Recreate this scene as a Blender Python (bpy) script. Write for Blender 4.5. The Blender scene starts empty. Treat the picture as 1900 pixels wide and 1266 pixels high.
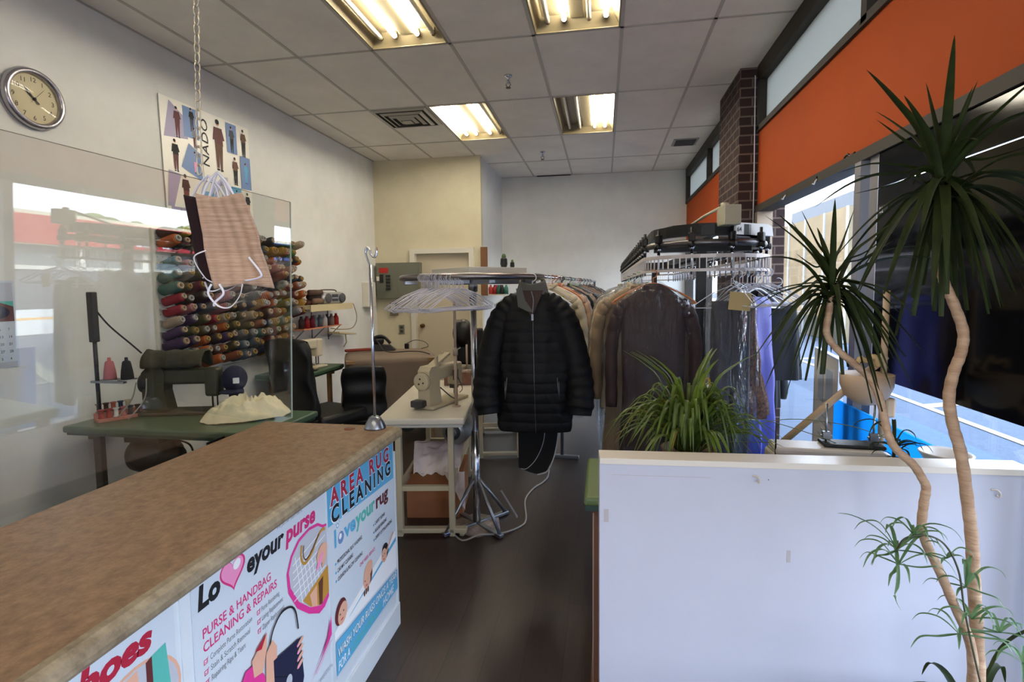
import bpy, bmesh, math, random
from mathutils import Vector, Matrix, noise
PI = math.pi
SC = bpy.context.scene
COL = SC.collection
def R(a): return math.radians(a)

# ------------------------------------------------------------------ camera
YAW, PITCH, ROLL, FPX = 0.17256, 0.07255, 0.01154, 976.096
cf = Vector((-math.sin(YAW)*math.cos(PITCH), math.cos(YAW)*math.cos(PITCH), -math.sin(PITCH)))
cr = Vector((math.cos(YAW), math.sin(YAW), 0)); cd = cf.cross(cr)
r2 = math.cos(ROLL)*cr+math.sin(ROLL)*cd; d2 = -math.sin(ROLL)*cr+math.cos(ROLL)*cd
cam_d = bpy.data.cameras.new('camera'); cam = bpy.data.objects.new('camera', cam_d); COL.objects.link(cam)
cam_d.sensor_fit = 'HORIZONTAL'; cam_d.sensor_width = 36; cam_d.lens = FPX/1900*36; cam_d.shift_y = -(633-605.46)/1900
cam_d.clip_start = .05; cam_d.clip_end = 300
M3 = Matrix((r2, -d2, -cf)).transposed().to_4x4(); M3.translation = Vector((0, 0, 1.52)); cam.matrix_world = M3
SC.camera = cam

# ------------------------------------------------------------------ world, sun, exposure
def lin(c):
    c = c/255.
    return c/12.92 if c <= .04045 else ((c+.055)/1.055)**2.4
def rgb(c): return (lin(c[0]), lin(c[1]), lin(c[2]), 1)
SKY, SUNP, TUBE = 3.2, 4.0, 21.0
wd = bpy.data.worlds.new('sky'); SC.world = wd; wd.use_nodes = True
nt = wd.node_tree; nt.nodes.clear()
o_ = nt.nodes.new('ShaderNodeOutputWorld'); b_ = nt.nodes.new('ShaderNodeBackground')
tc = nt.nodes.new('ShaderNodeTexCoord'); sx = nt.nodes.new('ShaderNodeSeparateXYZ'); rp = nt.nodes.new('ShaderNodeValToRGB')
nt.links.new(tc.outputs['Generated'], sx.inputs[0]); nt.links.new(sx.outputs['Z'], rp.inputs[0]); nt.links.new(rp.outputs[0], b_.inputs[0]); nt.links.new(b_.outputs[0], o_.inputs[0])
rp.color_ramp.elements[0].color = (.86, .93, 1, 1); rp.color_ramp.elements[1].color = (.46, .66, 1, 1); rp.color_ramp.elements[1].position = .7
b_.inputs[1].default_value = SKY
sl = bpy.data.lights.new('sun', 'SUN'); sl.energy = SUNP; sl.angle = .01; sl.color = (1, .95, .86)
so = bpy.data.objects.new('sun', sl); COL.objects.link(so)
so.rotation_euler = Vector((1, -.25, -1.25)).to_track_quat('-Z', 'Y').to_euler()
SC.view_settings.view_transform = 'Standard'; SC.view_settings.look = 'None'; SC.view_settings.exposure = 1.45; SC.view_settings.gamma = 1
SC.view_settings.use_curve_mapping = False
SC.cycles.use_denoising = True
SC.cycles.max_bounces = 10; SC.cycles.diffuse_bounces = 5; SC.cycles.glossy_bounces = 4; SC.cycles.transparent_max_bounces = 24; SC.cycles.transmission_bounces = 4
SC.cycles.sample_clamp_indirect = 6; SC.cycles.caustics_reflective = False; SC.cycles.caustics_refractive = False
def portal(loc, rot, sx_, sy_):
    l = bpy.data.lights.new('window_portal', 'AREA'); l.shape = 'RECTANGLE'; l.size = sx_; l.size_y = sy_; l.cycles.is_portal = True
    o = bpy.data.objects.new('window_portal', l); COL.objects.link(o); o.location = loc; o.rotation_euler = rot
portal((1.42, .9, 1.17), (0, R(90), 0), 2.0, 7.4)
portal((1.42, 7.1, 1.17), (0, R(90), 0), 2.0, 3.0)
portal((.43, -2.6, 1.2), (R(90), 0, 0), 1.6, 2.0)

# ------------------------------------------------------------------ materials
MATS = {}
def mat(name, col=(200, 200, 200), rough=.5, metal=0, var=0, vs=8, stretch=None, bump=0, bs=60, coat=0, spec=.5, emit=None, es=0, sheen=0, trans=0, col2=None, coord='Object'):
    if name in MATS: return MATS[name]
    m = bpy.data.materials.new(name); m.use_nodes = True; MATS[name] = m
    N = m.node_tree.nodes; L = m.node_tree.links; p = N['Principled BSDF']
    p.inputs['Base Color'].default_value = rgb(col); p.inputs['Roughness'].default_value = rough; p.inputs['Metallic'].default_value = metal
    p.inputs['Coat Weight'].default_value = coat; p.inputs['Specular IOR Level'].default_value = spec; p.inputs['Sheen Weight'].default_value = sheen
    p.inputs['Transmission Weight'].default_value = trans
    if emit: p.inputs['Emission Color'].default_value = rgb(emit); p.inputs['Emission Strength'].default_value = es
    if var or bump or col2:
        t = N.new('ShaderNodeTexCoord'); mp = N.new('ShaderNodeMapping'); L.new(t.outputs[coord], mp.inputs[0])
        if stretch: mp.inputs['Scale'].default_value = stretch
    if var or col2:
        n = N.new('ShaderNodeTexNoise'); n.inputs['Scale'].default_value = vs; n.inputs['Detail'].default_value = 6; n.inputs['Roughness'].default_value = .65
        L.new(mp.outputs[0], n.inputs[0]); r = N.new('ShaderNodeValToRGB'); L.new(n.outputs[0], r.inputs[0])
        c2 = col2 or tuple(max(0, x*(1-var)) for x in col); c1 = col if col2 else tuple(min(255, x*(1+var*.5)) for x in col)
        r.color_ramp.elements[0].color = rgb(c2); r.color_ramp.elements[1].color = rgb(c1); r.color_ramp.elements[0].position = .32; r.color_ramp.elements[1].position = .68
        L.new(r.outputs[0], p.inputs['Base Color'])
    if bump:
        n2 = N.new('ShaderNodeTexNoise'); n2.inputs['Scale'].default_value = bs; n2.inputs['Detail'].default_value = 4; L.new(mp.outputs[0], n2.inputs[0])
        bn = N.new('ShaderNodeBump'); bn.inputs['Strength'].default_value = bump; bn.inputs['Distance'].default_value = .01; L.new(n2.outputs[0], bn.inputs['Height']); L.new(bn.outputs[0], p.inputs['Normal'])
    return m
def clear_mat(name, refl=.06, rough=.02, tint=(255, 255, 255), bump=0, bs=12, extra=0, bd=.03):
    """thin clear sheet: see-through plus an angle dependent mirror reflection"""
    m = bpy.data.materials.new(name); m.use_nodes = True; MATS[name] = m
    N = m.node_tree.nodes; L = m.node_tree.links; N.clear()
    out = N.new('ShaderNodeOutputMaterial'); mx = N.new('ShaderNodeMixShader'); tr = N.new('ShaderNodeBsdfTransparent'); gl = N.new('ShaderNodeBsdfGlossy'); fr = N.new('ShaderNodeFresnel')
    ge = N.new('ShaderNodeNewGeometry'); mi = N.new('ShaderNodeMath'); mi.operation = 'MULTIPLY_ADD'; mi.inputs[1].default_value = 1/1.45-1.45; mi.inputs[2].default_value = 1.45
    L.new(ge.outputs['Backfacing'], mi.inputs[0]); L.new(mi.outputs[0], fr.inputs['IOR']); tr.inputs[0].default_value = rgb(tint); gl.inputs['Roughness'].default_value = rough; gl.inputs['Color'].default_value = (1, 1, 1, 1)
    ad = N.new('ShaderNodeMath'); ad.operation = 'MULTIPLY_ADD'; ad.inputs[1].default_value = refl; ad.inputs[2].default_value = extra; ad.use_clamp = True
    L.new(fr.outputs[0], ad.inputs[0]); L.new(ad.outputs[0], mx.inputs[0]); L.new(tr.outputs[0], mx.inputs[1]); L.new(gl.outputs[0], mx.inputs[2]); L.new(mx.outputs[0], out.inputs[0])
    if bump:
        t = N.new('ShaderNodeTexCoord'); mp = N.new('ShaderNodeMapping'); mp.inputs['Scale'].default_value = (1, 1, .3); n2 = N.new('ShaderNodeTexNoise'); n2.inputs['Scale'].default_value = bs; n2.inputs['Detail'].default_value = 5
        bn = N.new('ShaderNodeBump'); bn.inputs['Strength'].default_value = bump; bn.inputs['Distance'].default_value = bd
        L.new(t.outputs['Object'], mp.inputs[0]); L.new(mp.outputs[0], n2.inputs[0]); L.new(n2.outputs[0], bn.inputs['Height']); L.new(bn.outputs[0], gl.inputs['Normal']); L.new(bn.outputs[0], fr.inputs['Normal'])
    return m
def frosted_mat(name, col):
    m = bpy.data.materials.new(name); m.use_nodes = True; MATS[name] = m
    N = m.node_tree.nodes; L = m.node_tree.links; N.clear()
    out = N.new('ShaderNodeOutputMaterial'); mx = N.new('ShaderNodeMixShader'); tl = N.new('ShaderNodeBsdfTranslucent'); df = N.new('ShaderNodeBsdfDiffuse')
    tl.inputs[0].default_value = rgb(col); df.inputs[0].default_value = rgb(col); mx.inputs[0].default_value = .35
    L.new(tl.outputs[0], mx.inputs[1]); L.new(df.outputs[0], mx.inputs[2]); L.new(mx.outputs[0], out.inputs[0])
    return m
def brick_mat(name, c1, c2, mortar, bw=.2, rh=.075, ms=.008, axis='sum', rough=.85, bump=.6, grain=None):
    m = bpy.data.materials.new(name); m.use_nodes = True; MATS[name] = m
    N = m.node_tree.nodes; L = m.node_tree.links; p = N['Principled BSDF']; p.inputs['Roughness'].default_value = rough
    t = N.new('ShaderNodeTexCoord'); s = N.new('ShaderNodeSeparateXYZ'); c = N.new('ShaderNodeCombineXYZ'); L.new(t.outputs['Object'], s.inputs[0])
    if axis == 'sum':
        a = N.new('ShaderNodeMath'); L.new(s.outputs[0], a.inputs[0]); L.new(s.outputs[1], a.inputs[1]); L.new(a.outputs[0], c.inputs[0]); L.new(s.outputs[2], c.inputs[1])
    else:
        L.new(s.outputs[1], c.inputs[0]); L.new(s.outputs[0], c.inputs[1])
    b = N.new('ShaderNodeTexBrick'); L.new(c.outputs[0], b.inputs[0]); b.inputs['Scale'].default_value = 1; b.inputs['Brick Width'].default_value = bw; b.inputs['Row Height'].default_value = rh; b.inputs['Mortar Size'].default_value = ms
    b.inputs['Color1'].default_value = rgb(c1); b.inputs['Color2'].default_value = rgb(c2); b.inputs['Mortar'].default_value = rgb(mortar); b.inputs['Bias'].default_value = 0
    last = b.outputs[0]
    if grain:
        mp = N.new('ShaderNodeMapping'); mp.inputs['Scale'].default_value = grain; n = N.new('ShaderNodeTexNoise'); n.inputs['Scale'].default_value = 6; n.inputs['Detail'].default_value = 8; n.inputs['Roughness'].default_value = .7
        L.new(t.outputs['Object'], mp.inputs[0]); L.new(mp.outputs[0], n.inputs[0]); x = N.new('ShaderNodeMixRGB'); x.blend_type = 'OVERLAY'; x.inputs[0].default_value = .55
        L.new(last, x.inputs[1]); L.new(n.outputs[0], x.inputs[2]); last = x.outputs[0]
    L.new(last, p.inputs['Base Color'])
    bn = N.new('ShaderNodeBump'); bn.inputs['Strength'].default_value = bump; bn.inputs['Distance'].default_value = .006; bn.invert = True; L.new(b.outputs['Fac'], bn.inputs['Height']); L.new(bn.outputs[0], p.inputs['Normal'])
    return m

# ------------------------------------------------------------------ mesh builder
class MB:
    def __init__(s): s.v = []; s.f = []; s.mi = []; s.sm = []; s.M = Matrix.Identity(4)
    def add(s, vs, fs, m=0, smooth=True):
        b = len(s.v); s.v += [s.M @ Vector(v) for v in vs]
        for f in fs: s.f.append([b+i for i in f]); s.mi.append(m); s.sm.append(smooth)
        return s
    def box(s, c, d, m=0, rot=None, bev=0, seg=2):
        bm = bmesh.new(); bmesh.ops.create_cube(bm, size=1)
        for v in bm.verts: v.co = Vector((v.co.x*d[0], v.co.y*d[1], v.co.z*d[2]))
        if bev: bmesh.ops.bevel(bm, geom=bm.edges[:], offset=bev, segments=seg, affect='EDGES', profile=.5)
        T = Matrix.Translation(Vector(c))
        if rot is not None: T = T @ (rot if isinstance(rot, Matrix) else Matrix.Rotation(rot, 4, 'Z'))
        bm.verts.index_update()
        s.add([T @ v.co for v in bm.verts], [[v.index for v in f.verts] for f in bm.faces], m, False); bm.free(); return s
    def b2(s, x0, x1, y0, y1, z0, z1, m=0, bev=0):
        return s.box(((x0+x1)/2, (y0+y1)/2, (z0+z1)/2), (abs(x1-x0), abs(y1-y0), abs(z1-z0)), m, None, bev)
    def quad(s, pts, m=0): return s.add(pts, [list(range(len(pts)))], m, False)
    def tube(s, pts, r, seg=8, m=0, caps=True, flat=1.0):
        pts = [Vector(p) for p in pts]; n = len(pts); rs = r if isinstance(r, (list, tuple)) else [r]*n
        vs = []; up = None
        for i, p in enumerate(pts):
            t = (pts[min(i+1, n-1)]-pts[max(i-1, 0)]); t = t.normalized() if t.length > 1e-9 else Vector((0, 0, 1))
            if up is None: up = t.orthogonal().normalized()
            up = (up-t*up.dot(t)); up = up.normalized() if up.length > 1e-6 else t.orthogonal().normalized()
            w = t.cross(up)
            for k in range(seg):
                a = 2*PI*k/seg; vs.append(p+(up*math.cos(a)+w*math.sin(a)*flat)*rs[i])
        fs = [[i*seg+k, i*seg+(k+1) % seg, (i+1)*seg+(k+1) % seg, (i+1)*seg+k] for i in range(n-1) for k in range(seg)]
        if caps: fs += [list(range(seg))[::-1], [(n-1)*seg+k for k in range(seg)]]
        return s.add(vs, fs, m)
    def cyl(s, a, b, r, r1=None, seg=16, m=0): return s.tube([a, b], [r, r if r1 is None else r1], seg, m)
    def lathe(s, prof, c=(0, 0, 0), ax=(0, 0, 1), seg=20, m=0):
        ax = Vector(ax).normalized(); u = ax.orthogonal().normalized(); w = ax.cross(u); c = Vector(c); vs = []
        for r, h in prof:
            for k in range(seg):
                a = 2*PI*k/seg; vs.append(c+ax*h+(u*math.cos(a)+w*math.sin(a))*r)
        n = len(prof)
        fs = [[i*seg+k, i*seg+(k+1) % seg, (i+1)*seg+(k+1) % seg, (i+1)*seg+k] for i in range(n-1) for k in range(seg)]
        return s.add(vs, fs, m)
    def ell(s, c, r, m=0, nu=16, nv=10):
        vs = []; fs = []
        for j in range(nv+1):
            t = PI*j/nv
            for k in range(nu):
                a = 2*PI*k/nu; vs.append((c[0]+r[0]*math.sin(t)*math.cos(a), c[1]+r[1]*math.sin(t)*math.sin(a), c[2]+r[2]*math.cos(t)))
        for j in range(nv):
            for k in range(nu): fs.append([j*nu+k, (j+1)*nu+k, (j+1)*nu+(k+1) % nu, j*nu+(k+1) % nu])
        return s.add(vs, fs, m)
    def grid(s, fn, nu, nv, m=0, closed=False):
        vs = [fn(i/(nu if closed else nu-1), j/(nv-1)) for j in range(nv) for i in range(nu)]
        w = nu if closed else nu-1
        fs = [[j*nu+i, j*nu+(i+1) % nu, (j+1)*nu+(i+1) % nu, (j+1)*nu+i] for j in range(nv-1) for i in range(w)]
        return s.add(vs, fs, m)
    def prism(s, pts, O, u, v, n, t, m=0):
        """extrude a 2-D outline lying on plane O,u,v by t along n"""
        O, u, v, n = Vector(O), Vector(u), Vector(v), Vector(n); k = len(pts)
        a = [O+u*p[0]+v*p[1] for p in pts]; b = [q+n*t for q in a]
        fs = [list(range(k))[::-1], [k+i for i in range(k)]]+[[i, (i+1) % k, k+(i+1) % k, k+i] for i in range(k)]
        return s.add(a+b, fs, m, False)
    def text(s, body, O, u, v, size, width=None, m=0, off=0, shear=0, align='LEFT', lift=0):
        vs, fs, w = text_mesh(body, off, shear)
        O, u, v = Vector(O), Vector(u), Vector(v); sx_ = size if width is None else width/max(w, 1e-6)
        x0 = {'LEFT': 0, 'CENTER': -w*sx_/2, 'RIGHT': -w*sx_}[align]; n = u.cross(v)
        return s.add([O+u*(x0+p[0]*sx_)+v*(p[1]*size)+n*lift for p in vs], fs, m, False)
_T = {}
def text_mesh(body, off, shear):
    k = (body, off, shear)
    if k not in _T:
        cu = bpy.data.curves.new('t', 'FONT'); cu.body = body.lstrip('~'); cu.size = 1; cu.space_character = 1.45 if body[0] == '~' else 1.0; cu.offset = off; cu.shear = shear; cu.resolution_u = 3
        o = bpy.data.objects.new('t', cu); COL.objects.link(o); dg = bpy.context.evaluated_depsgraph_get()
        me = bpy.data.meshes.new_from_object(o.evaluated_get(dg)); vs = [tuple(v.co) for v in me.vertices]; fs = [list(p.vertices) for p in me.polygons]
        bpy.data.objects.remove(o); bpy.data.curves.remove(cu); bpy.data.meshes.remove(me)
        w = max([v[0] for v in vs]) if vs else 1
        _T[k] = (vs, fs, w)
    return _T[k]
def mesh(name, mb, mats):
    me = bpy.data.meshes.new(name); me.from_pydata([tuple(v) for v in mb.v], [], mb.f)
    for m in (mats if isinstance(mats, (list, tuple)) else [mats]): me.materials.append(m)
    me.polygons.foreach_set('material_index', mb.mi); me.polygons.foreach_set('use_smooth', mb.sm); me.update(); return me
def obj(name, mb, mats, parent=None, loc=None, rotz=0, label=None, sub=0, solid=0):
    o = bpy.data.objects.new(name, mb if isinstance(mb, bpy.types.Mesh) else mesh(name, mb, mats)); COL.objects.link(o)
    if parent: o.parent = parent
    if loc is not None: o.location = loc
    o.rotation_euler.z = rotz
    if label: o['label'] = label
    if solid: md = o.modifiers.new('s', 'SOLIDIFY'); md.thickness = solid; md.offset = 0
    if sub: md = o.modifiers.new('u', 'SUBSURF'); md.levels = sub; md.render_levels = sub
    return o
def thing(name, label, cat, loc=(0, 0, 0), rotz=0, group=None):
    o = bpy.data.objects.new(name, None); COL.objects.link(o); o.location = loc; o.rotation_euler.z = rotz; o['label'] = label; o['category'] = cat
    if group: o['group'] = group
    return o
def tag(o, label, cat, group=None):
    o['label'] = label; o['category'] = cat
    if group: o['group'] = group
    return o
def struct(name, mb, mats): o = obj(name, mb, mats); o['kind'] = 'structure'; return o
def dup(root, loc, rotz=None, label=None, group=None):
    r = root.copy(); COL.objects.link(r); r.location = loc
    if rotz is not None: r.rotation_euler.z = rotz
    if label: r['label'] = label
    if group: r['group'] = group
    for ch in list(root.children):
        c = ch.copy(); COL.objects.link(c); c.parent = r
        for g in list(ch.children): d = g.copy(); COL.objects.link(d); d.parent = c
    return r
def spline(pts, n=8):
    P = [Vector(p) for p in pts]; out = []
    for i in range(len(P)-1):
        p0, p1, p2, p3 = P[max(i-1, 0)], P[i], P[i+1], P[min(i+2, len(P)-1)]
        for k in range(n):
            t = k/n; out.append(.5*((2*p1)+(-p0+p2)*t+(2*p0-5*p1+4*p2-p3)*t*t+(-p0+3*p1-3*p2+p3)*t**3))
    out.append(P[-1]); return out
ORD = ['first', 'second', 'third', 'fourth', 'fifth', 'sixth', 'seventh', 'eighth', 'ninth', 'tenth', 'eleventh', 'twelfth', 'thirteenth', 'fourteenth', 'fifteenth', 'sixteenth', 'seventeenth', 'eighteenth', 'nineteenth', 'twentieth', 'twenty-first', 'twenty-second', 'twenty-third', 'twenty-fourth']

WHITE = mat('white_paint', (226, 226, 222), .6, var=.03, vs=3); TRIMW = mat('trim_white', (222, 218, 205), .4)
CREAMW = mat('closet_paint', (216, 208, 180), .65, var=.03, vs=3)
ORANGE = mat('orange_paint', (168, 72, 22), .75, spec=.2, var=.03, vs=2); BRONZE = mat('bronze_frame', (46, 40, 32), .6, metal=.15)
TANF = mat('tan_aluminium', (140, 124, 108), .4, metal=.4); GREYF = mat('grey_aluminium', (150, 148, 152), .35, metal=.5)
CHROME = mat('chrome', (205, 208, 215), .18, metal=1); STEEL = mat('brushed_steel', (150, 154, 162), .32, metal=1)
BLACK = mat('black_plastic', (16, 16, 17), .4); BLACKM = mat('black_metal', (24, 22, 22), .45, metal=.3); BLACKF = mat('black_fabric', (12, 12, 14), .9, sheen=.1)
WPL = mat('white_plastic', (225, 225, 225), .35); GREEN = mat('green_laminate', (70, 96, 74), .35, var=.06, vs=6); GREENE = mat('green_edge', (38, 66, 58), .5)
LGREEN = mat('light_green_laminate', (98, 116, 70), .4); WOODL = mat('pale_wood', (150, 118, 80), .6, var=.15, vs=4, stretch=(1, 1, .2)); OWHITE = mat('enamel_cream', (196, 186, 164), .4)
DKGREY = mat('dark_grey', (52, 52, 54), .5); BLUE = mat('blue_sheet', (0, 132, 226), .5); INK = mat('ink_black', (20, 20, 26), .6); PAPER = mat('poster_paper', (206, 216, 228), .3)
PINK = mat('ink_pink', (210, 50, 120), .5); LPINK = mat('ink_light_pink', (240, 150, 195), .4); RED = mat('ink_red', (178, 32, 60), .5); SKYB = mat('ink_sky_blue', (92, 172, 216), .4); TEALI = mat('ink_teal', (90, 185, 175), .4)
GREYI = mat('ink_grey', (120, 124, 134), .5); SKIN = mat('ink_skin', (224, 172, 148), .5); GOLD = mat('ink_gold', (190, 140, 60), .5); WHITEI = mat('ink_white', (240, 242, 246), .4); LGREY = mat('ink_light_grey', (188, 192, 204), .4); BROWNI = mat('ink_brown', (100, 62, 40), .5); MAROON = mat('ink_maroon', (96, 40, 44), .5)
GLASS = clear_mat('window_glass', .8); PLEXI = clear_mat('plexiglass', 1.9, .0, (250, 252, 252)); FILM = clear_mat('garment_film', .55, .04, (250, 251, 252), bump=1.0, bs=13, extra=.0, bd=.1)
FROST = frosted_mat('frosted_glass', (178, 178, 172))

# ================================================================== ROOM SHELL
XL, XR, YB, YF, H = -3.2, 1.27, 8.62, -2.5, 3.32
FLOORM = brick_mat('plank_floor', (56, 43, 38), (46, 35, 31), (30, 23, 21), 1.22, .16, .002, 'plank', .38, .08, grain=(14, 1.2, 1))
mb = MB(); mb.b2(XL-.1, XR+.25, YF-.1, YB+.1, -.1, 0); struct('floor', mb, FLOORM)
mb = MB(); mb.b2(XL-.12, XL, YF, YB, 0, H+.25); struct('wall_left', mb, WHITE)
mb = MB(); mb.b2(XL, XR+.2, YB, YB+.12, 0, H+.25); struct('wall_back', mb, WHITE)
mb = MB(); mb.b2(-2.62, XL, 7.1, 7.2, 0, H); mb.b2(-1.8, -1.65, 7.1, 7.2, 0, H); mb.b2(-2.62, -1.8, 7.1, 7.2, 2.03, H); struct('wall_closet', mb, CREAMW)
mb = MB(); mb.b2(-1.75, -1.649, 7.2, YB, 0, H); struct('wall_closet_side', mb, WHITE)
mb = MB(); mb.b2(XL, XR, YF-.12, YF, 2.25, H+.25); mb.b2(XL, -.4, YF-.12, YF, 0, 2.25); mb.b2(XL, XR, YF-.12, YF, 0, .15); struct('wall_front', mb, WHITE)
mb = MB()
for x in (-.37, .4, 1.2): mb.b2(x-.03, x+.03, YF-.1, YF-.02, .15, 2.25)
mb.b2(-.4, XR, YF-.1, YF-.02, 2.2, 2.25); mb.b2(-.4, XR, YF-.1, YF-.02, .15, .2); struct('window_4', mb, BRONZE)
mb = MB(); mb.b2(-.4, XR, YF-.06, YF-.055, .2, 2.2); struct('window_5', mb, GLASS)
# window wall on the right
mb = MB(); mb.b2(XR+.0, XR+.14, YF, YB, 0, .2); struct('wall_right_sill', mb, brick_mat('sill_brick', (84, 70, 70), (70, 56, 56), (110, 104, 100)))
mb = MB(); mb.b2(XR, XR+.12, YF, 4.76, 2.18, 2.785); mb.b2(XR, XR+.12, 5.55, YB, 2.18, 2.785); struct('wall_right', mb, ORANGE)
mb = MB()
for (a, b) in ((YF, 4.76), (5.55, YB)):
    mb.b2(1.25, 1.37, a, b, 2.785, 2.83); mb.b2(1.25, 1.37, a, b, 3.19, H)
for y in (4.73, 2.93, .9, -1.2, 5.58, 6.9, 8.57): mb.b2(1.25, 1.37, y-.03, y+.03, 2.8, 3.22)
struct('window_1', mb, BRONZE)
mb = MB()
for (a, b) in ((YF, 4.73), (5.58, YB)): mb.b2(1.31, 1.325, a, b, 2.83, 3.19)
struct('window_2', mb, FROST)
mb = MB()
for (a, b) in ((YF, 4.76), (5.55, YB)): mb.b2(1.25, 1.37, a, b, 2.125, 2.18, 1); mb.b2(1.25, 1.37, a, b, .2, .26)
mb.b2(1.25, 1.37, 4.68, 4.76, .2, 2.125, 0)
mb.b2(1.25, 1.37, 2.90, 2.965, .2, 2.125, 2); mb.b2(1.27, 1.36, 2.77, 2.85, .2, 2.125, 2)
for y in (1.7, .5, -.9, 5.6, 7.1, 8.55): mb.b2(1.25, 1.37, y-.03, y+.03, .2, 2.125, 1)
struct('window_3', mb, [TANF, BRONZE, GREYF])
mb = MB()
for (a, b) in ((YF, 4.7), (5.58, YB)): mb.b2(1.308, 1.313, a, b, .24, 2.14)
struct('window_6', mb, GLASS)
mb = MB(); mb.b2(1.12, 1.495, 4.78, 5.55, 0, H); struct('wall_brick_column', mb, brick_mat('brown_brick', (50, 28, 23), (38, 21, 18), (100, 84, 74), .2, .077, .007))
mb = MB(); mb.b2(-3.5, 1.6, YF-.3, YB+.3, H+.25, H+.5); mb.b2(-3.5, -3.35, YF-.3, YB+.3, H+.4, 6.6); mb.b2(1.4, 1.55, -40, 60, H+.4, 6.3); struct('roof', mb, DKGREY)  # unseen roof and tall parapet, built up to shade the near lot
mb = MB(); mb.b2(1.4, 1.55, YB+.13, 40, 0, H+.4); mb.b2(1.4, 1.55, -40, YF-.13, 0, H+.4); struct('wall_facade', mb, mat('facade_brick', (96, 84, 84), .9))
mb = MB()
for x in (-2.46,): pass
mb.b2(XL, XL+.012, YF, 7.1, 0, .09); struct('baseboard_left', mb, DKGREY)
mb = MB(); mb.b2(-1.64, XR, YB-.012, YB, 0, .09); struct('baseboard_back', mb, DKGREY)
# closet door
mb = MB(); mb.b2(-2.60, -1.82, 7.14, 7.18, .01, 2.01); d = struct('door_1', mb, mat('door_paint', (205, 194, 170), .45))
mb = MB(); mb.b2(-2.67, -2.6, 7.05, 7.2, 0, 2.08); mb.b2(-1.82, -1.75, 7.05, 7.2, 0, 2.08); mb.b2(-2.6, -1.82, 7.052, 7.2, 2.01, 2.08); struct('trim_1', mb, TRIMW)
mb = MB(); mb.lathe([(0, .075), (.02, .073), (.028, .055), (.026, .035), (.01, .025), (.01, .008), (.03, .006), (.03, 0)], (-2.53, 7.14, 1.0), (0, -1, 0)); obj('door_knob', mb, mat('brass_knob', (96, 74, 44), .3, metal=.9), d, label='dark brass round knob')
mb = MB(); mb.tube([(1.235, 4.77, 3.25), (1.24, 4.765, 2.5), (1.24, 4.765, 1.9)], .004, 6); obj('wall_cable', mb, WPL); tag(bpy.data.objects['wall_cable'], 'thin white cable running down the corner of the brown brick column', 'cable')

# ceiling
XS = [XL, -2.945, -2.33, -1.722, -1.112, -.495, .125, .745, XR]; YS = [YF, -1.1, .14, 1.38, 2.625, 3.87, 5.11, 6.37, 7.6, YB]
FIX = {(3, 4): 'OYYO', (5, 4): 'OYOY', (3, 6): 'YYYO', (5, 6): 'OOYY', (3, 1): 'OYYO', (5, 1): 'YOOY'}  # last pair: unseen fixtures behind the camera, added for light
mb = MB()
for i in range(len(XS)-1):
    for j in range(len(YS)-1):
        if (i, j) in FIX: continue
        x0, x1, y0, y1 = XS[i], XS[i+1], YS[j], YS[j+1]
        mb.b2(x0, x1, y0, y1, H, H+.02)
for x in XS[1:-1]: mb.b2(x-.012, x+.012, YF, YB, H-.004, H+.002, 1)
for y in YS[1:-1]: mb.b2(XL, XR, y-.012, y+.012, H-.004, H+.002, 1)
mb.b2(XL, XL+.02, YF, YB, H-.004, H+.002, 1); mb.b2(XL, XR, YB-.02, YB, H-.004, H+.002, 1); mb.b2(XR-.02, XR, YF, YB, H-.004, H+.002, 1)
struct('ceiling', mb, [mat('ceiling_tile', (238, 232, 222), .9, var=.04, vs=2, bump=.25, bs=160), mat('ceiling_grid', (186, 180, 170), .5)])
TUBEON = mat('lit_tube', (255, 244, 214), .4, emit=(255, 246, 226), es=TUBE); TUBEOFF = mat('unlit_tube', (226, 220, 204), .3); ENAM = mat('fixture_enamel', (132, 120, 92), .35); CAPM = mat('tube_cap', (120, 108, 88), .4, metal=.5)
FL = {(3, 4): 'ceiling light nearest the chain, two middle tubes lit', (5, 4): 'ceiling light nearest the orange wall, cut by the top of the view', (3, 6): 'far ceiling light beside the square vent with three lit tubes', (5, 6): 'far ceiling light with two dark tubes and two lit tubes'}
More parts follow.
